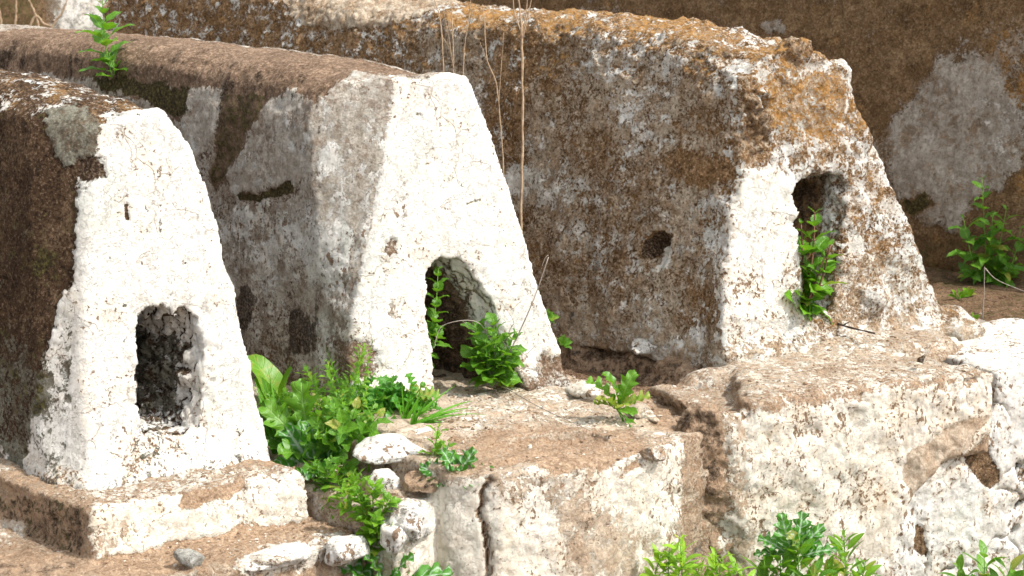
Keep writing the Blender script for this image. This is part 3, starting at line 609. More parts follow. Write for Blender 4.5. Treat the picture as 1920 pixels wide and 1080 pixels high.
def b3():
    s = Solid()
    f = [gnd(x, y, z) for x, y, z in [(1400, 752, .06), (1500, 738, .06), (1700, 712, .06), (1868, 694, .06)]]
    # ledge slab: left end turns back round the corner
    lft = [gnd(1290, 760, .0), gnd(1385, 712, .05), gnd(1350, 655, .06)]
    back = [f[-1] + V * 3.2, lft[-1] + V * 2.9]
    top = [lft[-1], lft[1]] + f + back
    top = [np.array([p[0], p[1], .06]) for p in top]
    bot = [np.array([p[0], p[1], -.16]) + (N * .012 if k < 6 else 0) for k, p in enumerate(top)]
    bot[0] = bot[0] + NF * .14; bot[1] = bot[1] + NF * .12 + N * .02; bot[7] = bot[7] + NF * .14
    prism(s, top, bot)
    # upper, gently rising skirt at the tomb's foot
    sk0 = [gnd(1300, 640, .06), gnd(1340, 665, .06), gnd(1500, 680, .06), gnd(1760, 668, .06), gnd(1830, 640, .06)]
    sk1 = [gnd(1330, 612, .085), gnd(1360, 625, .09), gnd(1510, 632, .09), gnd(1740, 640, .09), gnd(1800, 628, .09)]
    bk0 = [sk0[-1] + V * .8, sk0[0] + V * .8]; bk1 = [sk1[-1] + V * .8, sk1[0] + V * .8]
    prism(s, [np.r_[p[:2], .088] for p in sk1 + bk1], [np.r_[p[:2], .03] for p in sk0 + bk0])
    for k, (q, rr) in enumerate([(gnd(1360, 735, .0) + V * .03 - W * .06, (.12, .13, .118)), (gnd(1312, 690, .0) + V * .05 - W * .07, (.11, .15, .125)), (gnd(1275, 655, .0) + V * .06 - W * .06, (.08, .12, .115)), (gnd(1340, 790, -.10), (.07, .06, .09))]): s.blob(q, rr, k + 40, .12)
    # wall below
    pw = gnd(1500, 738, .06)
    tl, tr = f[0] + N * .008, f[-1]; wl = hit(1345, 800, pw, N); wr = hit(1862, 775, pw, N); br = hit(1640, 1095, pw, N); bl = hit(1375, 1095, pw, N)
    poly = [wl + W * .02, wr, hit(1790, 840, pw, N), hit(1715, 925, pw, N), hit(1690, 980, pw, N), br - W * .4, bl - W * .4]
    s.loft([np.array([p - N * .35 for p in poly]), np.array([p + N * .006 for p in poly])])
    for k in range(5): s.blob(hit(1342 + k * 9, 840 + k * 60, pw, N) - N * .036, (.08, .045, .11), k + 50, .1)
    me = s.build(.0065, None, 60)
    co, no = get_co(me), get_no(me)
    d = fbm(co, 5, 3, .5, 71) * .010 + fbm(co, 16, 4, .6, 72) * .010 + fbm(co, 55, 3, .6, 73) * .0035
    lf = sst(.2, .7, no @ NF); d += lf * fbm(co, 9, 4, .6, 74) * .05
    set_co(me, co + no * d[:, None])
    P = Paint(me); co, no = P.co, P.no
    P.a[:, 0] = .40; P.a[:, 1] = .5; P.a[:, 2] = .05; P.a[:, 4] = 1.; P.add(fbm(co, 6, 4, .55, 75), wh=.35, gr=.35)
    P.add(lf, wh=-.2, gr=-.25, dk=.5, mo=.1)  # left-facing side darkened in the colour, as shade on the rounded end
    w = P.plane(pw, N); pt = P.plane((0, 0, .07), W)
    P.patch(w, [(1360, 780), (1500, 760), (1870, 700), (1880, 770), (1720, 930), (1640, 1120), (1380, 1120)], .02, .1, facing=.25, wh=.86, gr=.8, sp=.8)
    P.patch(w, [(1480, 860), (1690, 850), (1680, 1000), (1620, 1100), (1490, 1090)], .05, .1, facing=.25, wh=.76, sp=1.3)
    P.patch(w, [(1360, 780), (1400, 770), (1420, 1120), (1340, 1120)], .03, .1, facing=.1, wh=.5, dk=.15)
    P.patch(w, [(1700, 850), (1790, 790), (1850, 775), (1790, 850), (1715, 930), (1690, 900)], .008, .1, facing=.2, warp=.5, wh=.05, gr=1.2, sp=.5)
    P.patch(pt, [(1290, 640), (1500, 600), (1800, 620), (1860, 690), (1400, 740)], .05, .08, facing=.5, wh=.46, gr=.62)
    P.patch(pt, [(1780, 640), (1900, 640), (1870, 680), (1800, 680)], .02, .08, facing=.5, wh=.95)
    P.patch(pt, [(1420, 735), (1700, 690), (1860, 680), (1870, 700), (1500, 745)], .02, .08, facing=.3, wh=.5, gr=.4)
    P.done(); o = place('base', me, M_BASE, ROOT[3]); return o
b3()

# ------------------------------------------------------------ rubble wall at the right
def rubble():
    s = Solid(); pw = gnd(1500, 738, .06) - N * .012
    xs = [(1600, 1120), (1650, 1000), (1700, 905), (1770, 850), (1830, 800), (1868, 765), (1868, 700), (2120, 660), (2120, 1400), (1600, 1400)]
    p = [hit(x, y, pw, N) for x, y in xs]
    s.loft([np.array([q - N * .45 for q in p]), np.array(p)])
    rs = random.Random(4)
    for k in range(9):
        x = rs.uniform(1660, 2080); y = rs.uniform(770, 1120)
        if y < 700 + (1868 - x) * 1.25 + 60: continue
        r = rs.uniform(.018, .05); s.blob(hit(x, y, pw, N) - N * r * .62, (r * 1.4, r * .75, r), k, .35)
    me = s.build(.006, None, 3)
    co, no = get_co(me), get_no(me)
    lowm = sst(.02, -.03, co[:, 2]); fz = fbm(co, 5.5, 3, .5, 81); cre = np.exp(-(fz / .022) ** 2) * sst(-.1, .15, fbm(co, 4, 2, .5, 85)); d = np.abs(fz) * .010 * lowm - cre * .02 * (.3 + lowm) + fbm(co, 18, 4, .6, 82) * .010 + fbm(co, 45, 3, .6, 83) * .004
    set_co(me, co + no * d[:, None]); P = Paint(me); co, no = P.co, P.no
    P.a[:, 0] = .92; P.a[:, 1] = .8; P.a[:, 3] = -.05; P.a[:, 4] = .7; P.add(fbm(co, 8, 4, .6, 84), wh=.35); P.add(cre, mo=.75, wh=-.3)
    w = P.plane(pw, N)
    P.patch(w, [(1808, 850), (1850, 840), (1875, 900), (1850, 915), (1830, 900)], .01, .1, facing=.0, warp=.5, wh=-.2, gr=-.2)
    P.patch(w, [(1865, 690), (2120, 660), (2120, 760), (1865, 772)], .01, .1, facing=.1, wh=.80, gr=1.)
    P.patch(w, [(1715, 985), (1730, 990), (1735, 1040), (1715, 1030)], .01, .1, facing=.0, wh=-.2, gr=-.2, warp=.4)
    P.patch(P.plane((0, 0, .09), W), [(1850, 690), (2100, 640), (2200, 720), (1860, 780)], .02, .14, facing=.5, wh=.46, gr=.5, sp=1.)
    P.done()
    r = thing('stone_wall', pw, 'rough lumpy whitewashed rubble wall at bottom right corner, cracked and pitted', 'wall')
    place('masonry', me, M_RUB, r)
rubble()

# ------------------------------------------------------------ large brown tomb or wall behind
def backwall():
    p = gnd(1750, 522, .0); s = Solid()
    a = p - V * 1.6; b = p + V * 4.2; t = -NF
    def sec(q): return [q - W * .1, q + W * 1.35 + t * .17, q + W * 1.5 + t * .35, q + W * 1.5 + t * .8, q + t * 1.0 - W * .1]
    s.loft([sec(a), sec(a * .7 + b * .3), sec(b)])
    me = s.build(.012, None, 3)
    co, no = get_co(me), get_no(me); d = fbm(co, 3, 4, .55, 91) * .03 + fbm(co, 14, 4, .6, 92) * .014
    set_co(me, co + no * d[:, None]); P = Paint(me); co, no = P.co, P.no
    P.a[:, 0] = .02; P.a[:, 1] = .24; P.a[:, 2] = .15; P.a[:, 3] = .12; P.a[:, 4] = .5; P.add(fbm(co, 3, 4, .55, 93), gr=.8, dk=.7); P.add(fbm(co, 2.2, 4, .6, 94), oc=.9, wh=.3)
    w = P.plane(p + W * .4 + t * .05, NF)
    P.patch(w, [(1655, 230), (1700, 200), (1745, 120), (1815, 104), (1850, 130), (1880, 180), (1925, 215), (1915, 300), (1880, 350), (1850, 360), (1790, 440), (1740, 420), (1700, 400), (1660, 330)], .045, .3, warp=2.2, gr=.86, wh=.24, dk=-.2, mo=-.1)
    P.patch(w, [(1830, 180), (1930, 210), (1905, 320), (1850, 330)], .03, .3, wh=.42)
    P.patch(w, [(1690, 380), (1740, 360), (1760, 385), (1710, 405)], .012, .3, warp=.6, gr=-.1, mo=.8)
    P.patch(w, [(1580, 260), (1650, 250), (1680, 420), (1640, 380)], .05, .3, gr=.55)
    P.patch(w, [(1410, 45), (1450, 38), (1460, 62), (1420, 62)], .01, .3, gr=1., wh=.4)
    P.patch(w, [(1700, 440), (2000, 430), (2000, 560), (1700, 560)], .03, .3, gr=.25, mo=.42, dk=.2)
    P.done()
    r = thing('tomb', p, 'big dark brown tomb flank behind the orange-flecked tomb, with large pale grey plaster patch', 'tomb', None)
    place('body', me, M_WALL, r)
backwall()

# pale wall far behind at the upper left
def farwall():
    s = Solid(); c = hit(120, 60, (0, 11, 0), np.array([0, 1., 0])); c[2] = -.1
    d = U * 1.0
    def sec(q, h): return [q, q + W * h, q + W * h + V * .35, q + V * .35]
    s.loft([sec(c - d * 3.0, 1.5), sec(c, 1.45), sec(c + d * 2.6, 1.5)])
    me = s.build(.03, None, 2); displace(me, [(2, .05, 4), (9, .02, 3)]); P = Paint(me); co = P.co
    P.a[:, 0] = .50; P.a[:, 1] = .7; P.a[:, 3] = .15; P.a[:, 4] = .4; P.add(fbm(co, 1.2, 4, .6, 101), wh=.4, gr=.5, mo=.4)
    w = P.plane(c, N); P.patch(w, [(-200, -100), (85, -100), (95, 200), (-200, 200)], .1, .6, wh=-.1, gr=.1, mo=.5)
    P.done(); r = thing('boundary_wall', c, 'pale blurred garden wall far behind the tombs, upper left', 'wall'); place('masonry', me, M_RUB, r)
farwall()

# ------------------------------------------------------------ ground
def lines(lo, hi, a, b, step, grow=1.35):
    mid = list(np.arange(a, b, step)); out = []; x = a; d = step
    while x > lo: d *= grow; x -= d; out.append(x)
    x = mid[-1]; d = step; up = []
    while x < hi: d *= grow; x += d; up.append(x)
    return np.array(out[::-1] + mid + up)
def ground():
    xs = lines(-400, 400, -1.5, 2.6, .016); ys = lines(-60, 800, 3.0, 7.0, .016)
    X, Y = np.meshgrid(xs, ys); co = np.stack([X.ravel(), Y.ravel(), np.zeros(X.size)], 1)
    q = (co - FOOT[2]) @ N                                   # metres in front of the middle tomb's face line
    u = (MI @ (co - FOOT[2]).T).T[:, 0]
    nb = fbm(co, 4, 4, .55, 111)
    hi = -.045 + .07 * sst(1.2, 1.5, u) - .12 * sst(-.98, -1.12, u) + .012 * nb
    bank = sst(.56, .25, q + .05 * nb)
    z = -.60 + (hi + .60) * bank
    # soil bank in the gap between the first two bases
    g = np.exp(-((u + .52) / .16) ** 2); z += g * bank * (-.07) * sst(.0, .3, q)
    near = np.exp(-((co[:, 0] ** 2 + (co[:, 1] - 5) ** 2) / 60.)); z += near * (fbm(co, 14, 4, .6, 112) * .012 + fbm(co, 45, 3, .6, 113) * .005) + (1 - near) * fbm(co, .05, 3, .5, 114) * .6
    co[:, 2] = z; nx, ny = len(xs), len(ys); f = []
    idx = np.arange(nx * ny).reshape(ny, nx)
    f = np.stack([idx[:-1, :-1].ravel(), idx[:-1, 1:].ravel(), idx[1:, 1:].ravel(), idx[1:, :-1].ravel()], 1).tolist()
    me = mesh_np('ground', co, f); P = Paint(me); co = P.co
    P.a[:, 0] = -.1; P.a[:, 1] = .12; P.a[:, 2] = .16; P.a[:, 3] = .2; P.a[:, 4] = 1; P.add(fbm(co, 6, 4, .6, 115), gr=.4, mo=.3, oc=.3)
    far = sst(.5, 1.0, u) * sst(4.5, 5.0, co[:, 1]); P.add(far, mo=.22)
    P.add(sst(.1, .3, q) * sst(-.2, -.4, u), dk=.45)
    P.done(); o = link_mesh('ground', me, weathered('bare_earth', bare=((.09, .052, .030), (.22, .135, .08), (.40, .27, .17)), grey=((.25, .18, .12), (.42, .33, .24)))); o['kind'] = 'structure'
ground()
#PLANTS#
# ------------------------------------------------------------ plants
class Leaves:
    def __init__(s): s.v = []; s.f = []; s.c = []
    def leaf(s, base, d, up, L, Wd, kind='ovate', bend=.5, cup=.25, rnd=None, rs=random):
        """one leaf blade: base point, direction, upper-side normal, length, full width"""
        d = np.array(d, float); d /= np.linalg.norm(d); up = np.array(up, float); up = up - d * (up @ d)
        if np.linalg.norm(up) < 1e-3: up = np.array([0, -1., .2]); up = up - d * (up @ d)
        up /= np.linalg.norm(up); side = np.cross(d, up)
        nt_ = {'ovate': 13, 'thistle': 31, 'toothed': 25, 'lance': 9, 'grass': 12, 'spoon': 8, 'mallow': 17, 'dock': 12}[kind]
        ss = {'grass': (-1, 0, 1), 'spoon': (-1, 0, 1), 'lance': (-1, 0, 1)}.get(kind, (-1, -.5, 0, .5, 1))
        ph = rs.random() * 6; rnd = rs.random() if rnd is None else rnd; b = len(s.v); tw = rs.uniform(-.3, .3)
        pos = np.array(base, float); ang = 0.
        for i in range(nt_):
            t = i / (nt_ - 1)
            if kind == 'ovate': w = math.sin(math.pi * min(1, t ** .72 * .98 + .02)) ** .85 * (1 - .25 * t) * (1.0 if i % 2 else .86)
            elif kind == 'lance': w = math.sin(math.pi * (t ** .8 * .97 + .02)) ** .8
            elif kind == 'grass': w = (1 - t ** 2.2) * (.6 + .4 * min(1, t * 6))
            elif kind == 'spoon': w = .18 + .82 * math.exp(-((t - .68) / .26) ** 2); w *= 1 if t < .9 else max(.25, (1 - t) * 8)
            elif kind == 'dock': w = math.sin(math.pi * (t ** .9 * .9 + .07)) ** .6
            elif kind == 'mallow': w = math.sin(math.pi * (t * .86 + .12)) ** .5 * (1.0 if i % 3 else .82)
            elif kind == 'thistle':
                k = (t * 5.2) % 1; w = math.sin(math.pi * (t ** .8 * .92 + .05)) ** .7 * (.52 + .48 * (k if k < .75 else (1 - k) * 3))
                w *= 1.0 if i % 2 else .88
            elif kind == 'toothed':
                k = (t * 4.2) % 1; w = math.sin(math.pi * (t ** 1.2 * .9 + .05)) ** .8 * (.34 + .66 * (k if k < .8 else (1 - k) * 4))
            w = max(w, .03) * Wd / 2
            ang = bend * t * t if kind != 'grass' else bend * t
            dd = d * math.cos(ang) - up * math.sin(ang); uu = up * math.cos(ang) + d * math.sin(ang)
            if i: pos = pos + dd * L / (nt_ - 1)
            a = tw * t; sd = side * math.cos(a) + uu * math.sin(a); uu = uu * math.cos(a) - side * math.sin(a)
            for k_, q in enumerate(ss):
                cr = 0
                if kind in ('thistle', 'toothed', 'mallow'): cr = math.sin(t * 26 + ph + q * 2) * .13 * abs(q) * Wd * (1 if kind != 'toothed' else .6)
                elif kind in ('ovate', 'dock'): cr = math.sin(t * 14 + ph + q) * .04 * abs(q) * Wd
                p = pos + sd * w * q + uu * (cup * abs(q) ** 1.4 * w + cr)
                if kind in ('thistle', 'toothed') and abs(q) == 1: p = p + dd * w * .35
                s.v.append(tuple(p)); s.c.append((t, .5 + q / 2, rnd))
        n = len(ss)
        for i in range(nt_ - 1):
            for j in range(n - 1):
                a = b + i * n + j; s.f.append((a, a + 1, a + n + 1, a + n))
    def obj(s, mat, parent, name='foliage'):
        if not s.v: return None
        me = mesh_np(name, np.array(s.v) - np.array(parent.location), s.f); set_col(me, 'leaf', np.array(s.c))
        return link_mesh(name, me, mat, parent)
class Tubes:
    def __init__(s): s.v = []; s.f = []
    def tube(s, pts, r0, r1, n=6, knob=0., seed=0):
        pts = [np.array(p, float) for p in pts]; m = len(pts); b = len(s.v); rs = random.Random(seed)
        for i, p in enumerate(pts):
            d = pts[min(i + 1, m - 1)] - pts[max(i - 1, 0)]; d /= max(np.linalg.norm(d), 1e-9)
            a = np.cross(d, [.3, .9, .2]); a /= np.linalg.norm(a); c = np.cross(d, a); r = (r0 + (r1 - r0) * i / (m - 1)) * (1 + knob * rs.uniform(-1, 1))
            for k in range(n):
                t = 2 * math.pi * k / n; s.v.append(tuple(p + (a * math.cos(t) + c * math.sin(t)) * r))
        for i in range(m - 1):
            for k in range(n):
                q = b + i * n + k; w = b + i * n + (k + 1) % n; s.f.append((q, w, w + n, q + n))
        s.f.append(tuple(b + k for k in range(n))[::-1]); s.f.append(tuple(b + (m - 1) * n + k for k in range(n)))
    def obj(s, mat, parent, name='stem'):
        if not s.v: return None
        return link_mesh(name, mesh_np(name, np.array(s.v) - np.array(parent.location), s.f), mat, parent)
def spline(pts, n=14):
    p = [np.array(q, float) for q in pts]; p = [2 * p[0] - p[1]] + p + [2 * p[-1] - p[-2]]; out = []; m = len(p) - 3
    for i in range(n):
        x = i / (n - 1) * m; k = min(int(x), m - 1); t = x - k; a, b_, c, d = p[k:k + 4]
        out.append(.5 * ((2 * b_) + (c - a) * t + (2 * a - 5 * b_ + 4 * c - d) * t * t + (3 * b_ - a - 3 * c + d) * t ** 3))
    return out
def rdir(rs, up=.3):
    a = rs.uniform(0, 6.283); return np.array([math.cos(a), math.sin(a), up])
TOCAM = lambda p: (CAMP - p) / np.linalg.norm(CAMP - p)
def upright(name, label, cat, base, shoots, lmat, llen, lwid, kind='ovate', gap=.022, seed=0, smat=None, r=.0022, droop=.5, group=None, dens=1, lean=.35, stemname='stem'):
    """leafy stems: each shoot is a list of points; leaves in opposite pairs, small at the tip"""
    rs = random.Random(seed); root = thing(name, base, label, cat, group); T = Tubes(); Lf = Leaves(); llen *= 1.3; lwid *= 1.6
    for sh in shoots:
        pts = spline(sh, 16); T.tube(pts, r, r * .45); seg = [np.linalg.norm(pts[i + 1] - pts[i]) for i in range(15)]; tot = sum(seg)
        n = max(3, int(tot / gap)); a0 = rs.uniform(0, 3)
        for k in range(n + 1):
            t = .10 + .90 * k / n; x = t * 15; i = min(int(x), 14); p = pts[i] + (pts[i + 1] - pts[i]) * (x - i)
            ax = pts[i + 1] - pts[i]; ax /= np.linalg.norm(ax); sz = (1 - t) ** .45 * .75 + .35; sz *= rs.uniform(.75, 1.2)
            if t > .93: sz *= .7
            for m in range(2 * dens):
                a = a0 + k * 1.57 + m * math.pi / dens + rs.uniform(-.35, .35)
                o = np.cross(ax, [.2, .95, .1]); o /= np.linalg.norm(o); q = np.cross(ax, o); h = o * math.cos(a) + q * math.sin(a)
                h = h + TOCAM(p) * .18
                dd = h + ax * (lean + t * .55); L_ = llen * sz
                b0 = p + dd / np.linalg.norm(dd) * L_ * .18
                T.tube([p, b0], r * .4, r * .3, 4)
                Lf.leaf(b0, dd, ax + h * -.1 + rdir(rs) * .25, L_, lwid * sz, kind, bend=droop * rs.uniform(.5, 1.5), rs=rs)
    T.obj(smat or M_STEM, root, stemname); Lf.obj(lmat, root); return root
def rosette(name, label, cat, base, leaves, lmat, kind='thistle', seed=0, group=None, cup=.3):
    """leaves: (dx, dy_px towards the tip in metres along camera right/up, length, width, bend)"""
    rs = random.Random(seed); root = thing(name, base, label, cat, group); Lf = Leaves(); T = Tubes()
    for (dr, du, df, L_, wd_, bd) in leaves:
        L_ *= 1.15; wd_ *= 1.4; d = np.array([dr, -df, du]); d /= np.linalg.norm(d); base = np.array(base)
        s0 = base + rdir(rs, 0) * .004; s1 = s0 + d * L_ * .16; T.tube([s0, s1, s1 + d * L_ * .12], .0022, .0012, 5)
        Lf.leaf(s1, d, np.array([0, -.45, .8]) + rdir(rs, 0) * .3, L_ * .9, wd_, kind, bend=bd, cup=cup, rs=rs)
    T.obj(M_STEM, root, 'stalks'); Lf.obj(lmat, root); return root

def atd(x, y, dist):
    r_ = ray(x, y); return CAMP + r_ * dist / r_[1] * 1.0
def px(x, y, ref):
    """point under pixel x, y at the same distance ahead as ref"""
    r_ = ray(x, y); return CAMP + r_ * ((ref[1] - CAMP[1]) / r_[1])
def shoot(base, *p, off=0.): return [np.array(base)] + [px(x, y, base) + np.array([0, -off * (k + 1), 0]) for k, (x, y) in enumerate(p)]

def tuft(name, label, base, blades, seed=0, mat=None, group=None):
    rs = random.Random(seed); root = thing(name, base, label, 'grass', group); Lf = Leaves()
    blades = blades + [(x + rs.gauss(0, 16), y + rs.gauss(0, 14), w_ * rs.uniform(.6, 1), b_ * rs.uniform(.6, 1.5)) for x, y, w_, b_ in blades for _ in range(2)]
    for (x, y, wd_, bd) in blades:
        tip = px(x, y, base); d = tip - base; L_ = np.linalg.norm(d); d = d / L_; up = np.array([0, -.5, .8]); d = d + np.array([0, 0, bd * .35])
        wd_ *= 1.35
        Lf.leaf(np.array(base) + rdir(rs, 0) * .006, d, up + rdir(rs, 0) * .5, L_ * (1 + .1 * bd), wd_, 'grass', bend=bd, cup=.5, rs=rs)
    Lf.obj(mat or L_GRA, root, 'blades'); return root
# 1 upright nettle on the middle tomb's back
B = hit(212, 150, xyz(2, -.19, 1.3, .72), NF)
upright('nettle', 'tall upright bright green nettle rooted on the brown back of the middle tomb, top left', 'plant', B,
        [shoot(B, (200, 95), (196, 40), (192, -30), off=.004), shoot(B, (216, 128), (208, 100), off=.012)], L_NET, .058, .030, gap=.026, seed=3, dens=1)
# 2 nettle by the back wall
B = gnd(1852, 532, .02)
rs = random.Random(5); sh = [shoot(B, (1845, 440), (1838, 335), off=.01), shoot(B, (1868, 470), (1880, 390), off=.02), shoot(B, (1822, 490), (1800, 405), off=.02),
     shoot(B, (1890, 500), (1908, 425), off=.02), shoot(B, (1850, 480), (1852, 400), off=.03), shoot(B, (1830, 520), (1805, 500), off=.02), shoot(B, (1870, 515), (1890, 480), off=.04)]
upright('nettle', 'bushy dark green nettle growing at the foot of the brown tomb behind, far right', 'plant', B, sh, L_NET, .060, .028, gap=.034, seed=8, dens=1, lean=.15, droop=.9)
# 3 plant inside the right-hand niche
B = on_face(3, 1522, 585) + V * .06
upright('niche_nettle', 'broad-leaved green weed with brown woody stems growing inside the right-hand tomb niche', 'plant', B,
        [shoot(B, (1520, 500), (1528, 400)), shoot(B, (1505, 520), (1502, 420)), shoot(B, (1530, 540), (1552, 455), off=.02), shoot(B, (1512, 560), (1540, 480), off=.02)],
        L_NET, .062, .040, gap=.034, seed=12, dens=1, smat=M_WOOD, r=.0045, stemname='woody_stem')
Bn = on_face(3, 1525, 588) + V * .01
rosette('seedling', 'small low green seedling in the sill of the right-hand niche, beside the dark stick', 'plant', Bn, [(-.6, .5, .2, .03, .022, .3), (.7, .4, .3, .034, .024, .4), (0, .8, .2, .03, .02, .2), (.3, .1, .7, .025, .02, .4)], L_NET, 'ovate', 2)
# 4 sprig deep in the middle niche
B = on_face(2, 822, 690) + V * .09
upright('sprig', 'small green sprig climbing the dark left side inside the middle niche', 'plant', B,
        [shoot(B, (812, 600), (822, 505)), shoot(B, (818, 640), (812, 610))], L_NET, .034, .024, gap=.020, seed=14, dens=1)
# 5 bush in front of the middle niche
B = on_face(2, 920, 722) + N * .01
upright('leafy_weed', 'rounded green weed with dead grey twigs at the mouth of the middle niche', 'plant', B,
        [shoot(B, (905, 660), (890, 605), off=.006), shoot(B, (930, 660), (925, 595), off=.01), shoot(B, (945, 680), (965, 620), off=.008), shoot(B, (895, 690), (882, 660), off=.012), shoot(B, (940, 700), (962, 680), off=.012), shoot(B, (915, 680), (910, 630), off=.02)],
        L_NET, .042, .032, gap=.020, seed=17, dens=1)
def twigs(name, label, base, lines_, mat, r=.0016, group=None, cat='twig', knob=.15):
    root = thing(name, base, label, cat, group); T = Tubes()
    for k, (ln, rr) in enumerate(lines_):
        T.tube(spline(ln, 18), r * rr, r * rr * .45, 5, knob, k)
    T.obj(mat, root, 'stalk'); return root
B5 = B
twigs('dead_twig', 'tangled thin grey dead twigs standing out of the weed in the middle niche', B5,
      [(shoot(B5, (965, 640), (1000, 560), (1028, 478), off=.01), 1.5), ([px(1028, 478, B5 - [0, .03, 0]), px(1022, 484, B5 - [0, .03, 0]), px(1016, 500, B5 - [0, .03, 0])], .7),
       (shoot(B5, (905, 610), (835, 605), (815, 640), off=.01), 1.), (shoot(B5, (960, 655), (985, 660), (1005, 640), off=.012), .8),
       (shoot(B5, (925, 640), (890, 620), (868, 598), off=.008), .8), (shoot(B5, (955, 620), (963, 600), (940, 560), off=.01), .8), (shoot(B5, (975, 690), (1000, 690), off=.01), .8)], M_DRYG)
g0 = gnd(940, 722, .012); g1 = gnd(1015, 765, .03); g2 = gnd(1108, 808, .028)
twigs('fallen_twig', 'long thin grey twig lying across the ledge below the middle niche', g0, [([g0, g1, g2], .9), ([g1, g1 + np.array([.004, -.01, .004]), gnd(1018, 790, .018)], .7)], M_DRYG)
# 6 sprigs behind the middle tomb's right foot
for k, (x, y, lab) in enumerate([(1032, 600, 'tiny green sprig peeking past the right edge of the middle tomb, upper one'), (1058, 648, 'tiny green sprig beside the right foot of the middle tomb, lower one')]):
    B = xyz(2, .33 + .0 * k, .02, .0); B = px(x, y, B + np.array([0, .03, 0]))
    Bd = np.array([B[0] - .012, B[1] + .01, B[2]])
    rosette('sprig', lab, 'plant', Bd, [(.9, .3, .2, .028, .018, .4), (.3, .9, .2, .026, .018, .3), (.9, -.2, .3, .026, .017, .5), (-.3, .8, .3, .02, .016, .3), (.8, .7, .1, .026, .016, .2)], L_NET, 'ovate', 20 + k, 'sprigs by the middle tomb')
# 7 young thistle on the ledge
B = gnd(1160, 770, .012)
rosette('young_thistle', 'small curly-leaved thistle growing from the crack at the right end of the middle ledge', 'plant', B,
        [(-.55, .8, .1, .095, .05, .9), (-.2, 1, .2, .09, .05, .8), (.25, .9, .2, .09, .045, .9), (.7, .6, .2, .07, .035, .8), (-.7, .45, .4, .06, .04, .6), (.1, .5, .7, .07, .045, .8), (-.35, .5, .5, .075, .045, .7),
         (.45, -.35, .5, .10, .035, .5), (.28, -.6, .6, .10, .035, .4), (.4, .2, .8, .06, .04, .5)], L_THG, 'toothed', 31)
# 8 thistle rosette
B = gnd(856, 905, -.05)
rosette('milk_thistle', 'low milk thistle rosette sprawling over the top of the cracked white wall panel', 'plant', B,
        [(-.8, .5, .1, .07, .05, .5), (-.3, .9, .1, .07, .045, .6), (.4, .8, .2, .075, .045, .7), (.8, .45, .3, .085, .045, .6), (.9, .1, .5, .085, .045, .9), (.5, .25, .6, .07, .045, .8), (-.5, .2, .6, .05, .04, .6), (0, .6, .5, .06, .05, .5)], L_THI, 'thistle', 33)
# 9 little nettle
B = gnd(818, 892, -.05)
upright('small_nettle', 'little upright nettle at the left end of the middle ledge, above the thistle rosette', 'plant', B, [shoot(B, (815, 850), (822, 800), off=.004), shoot(B, (830, 860), (842, 828), off=.006)], L_HER, .030, .018, gap=.013, seed=35)
# 10 the tangle between the first two tombs
Bk = xyz(1, .34, .10, -.06)
B = gnd(528, 790, -.05)
root = rosette('dock', 'plant with one big broad upright green leaf against the shaded flank of the middle tomb', 'plant', B, [(-.22, 1., .0, .16, .055, 1.2), (.1, 1, .35, .13, .022, .5), (-.35, .9, .3, .11, .03, .9)], L_NET, 'dock', 41)
B = gnd(600, 850, -.07)
upright('goosegrass', 'sprawling light green bedstraw with small narrow leaves amid the weeds between the tombs', 'plant', B,
        [shoot(B, (600, 760), (574, 690)), shoot(B, (630, 770), (615, 680)), shoot(B, (640, 790), (665, 715), (684, 650)), shoot(B, (660, 800), (688, 730)), shoot(B, (570, 790), (540, 730), off=.01), shoot(B, (590, 800), (600, 740), off=.02),
         shoot(B, (650, 820), (700, 760), off=.01), shoot(B, (620, 800), (640, 730), off=.025), shoot(B, (560, 820), (520, 770), off=.02)], L_HER, .032, .010, 'spoon', gap=.014, seed=43, dens=2, r=.0013)
B = gnd(560, 840, -.08)
upright('chickweed', 'dense mat of fine bright green herb leaves nearest the front of the first tomb', 'plant', B,
        [shoot(B, (x1, y1), (x2, y2), off=o) for x1, y1, x2, y2, o in [(540, 800, 515, 760, .01), (530, 820, 500, 790, .01), (560, 790, 565, 745, .02), (590, 800, 600, 770, .03), (540, 790, 540, 740, .0), (600, 830, 640, 800, .02), (560, 810, 585, 765, .04), (520, 800, 510, 740, .0), (620, 820, 655, 775, .01), (575, 860, 600, 830, .04), (600, 880, 640, 860, .03)]],
        L_NET, .030, .018, 'ovate', gap=.013, seed=45, dens=2, r=.0013)
B = gnd(640, 800, -.05)
upright('bittercress', 'airy yellow-green herb with thin stems standing tallest at the back of the weed tangle', 'plant', B,
        [shoot(B, (x1, y1), (x2, y2), off=o) for x1, y1, x2, y2, o in [(650, 740, 684, 655, 0), (630, 740, 622, 690, 0), (610, 750, 580, 705, 0), (660, 750, 700, 700, .01), (600, 770, 555, 725, .01), (645, 760, 650, 710, .02), (670, 780, 720, 745, .02), (620, 780, 605, 735, .03), (640, 800, 665, 770, .04)]],
        L_HER, .028, .009, 'lance', gap=.015, seed=44, dens=1, r=.0012, lean=.8)
B = gnd(600, 930, -.12) + N * .03
upright('clover_mat', 'low leafy green herb spilling over the broken edge below the flat white stone', 'plant', B,
        [shoot(B, (x1, y1), (x2, y2), off=o) for x1, y1, x2, y2, o in [(620, 900, 650, 870, .0), (600, 900, 590, 860, .0), (640, 930, 690, 905, .0), (630, 940, 660, 950, .02), (640, 910, 700, 880, .01), (610, 900, 625, 850, .02)]],
        L_NET, .026, .017, 'ovate', gap=.013, seed=46, dens=1, r=.0012)
B = gnd(660, 830, -.03) + N * .02
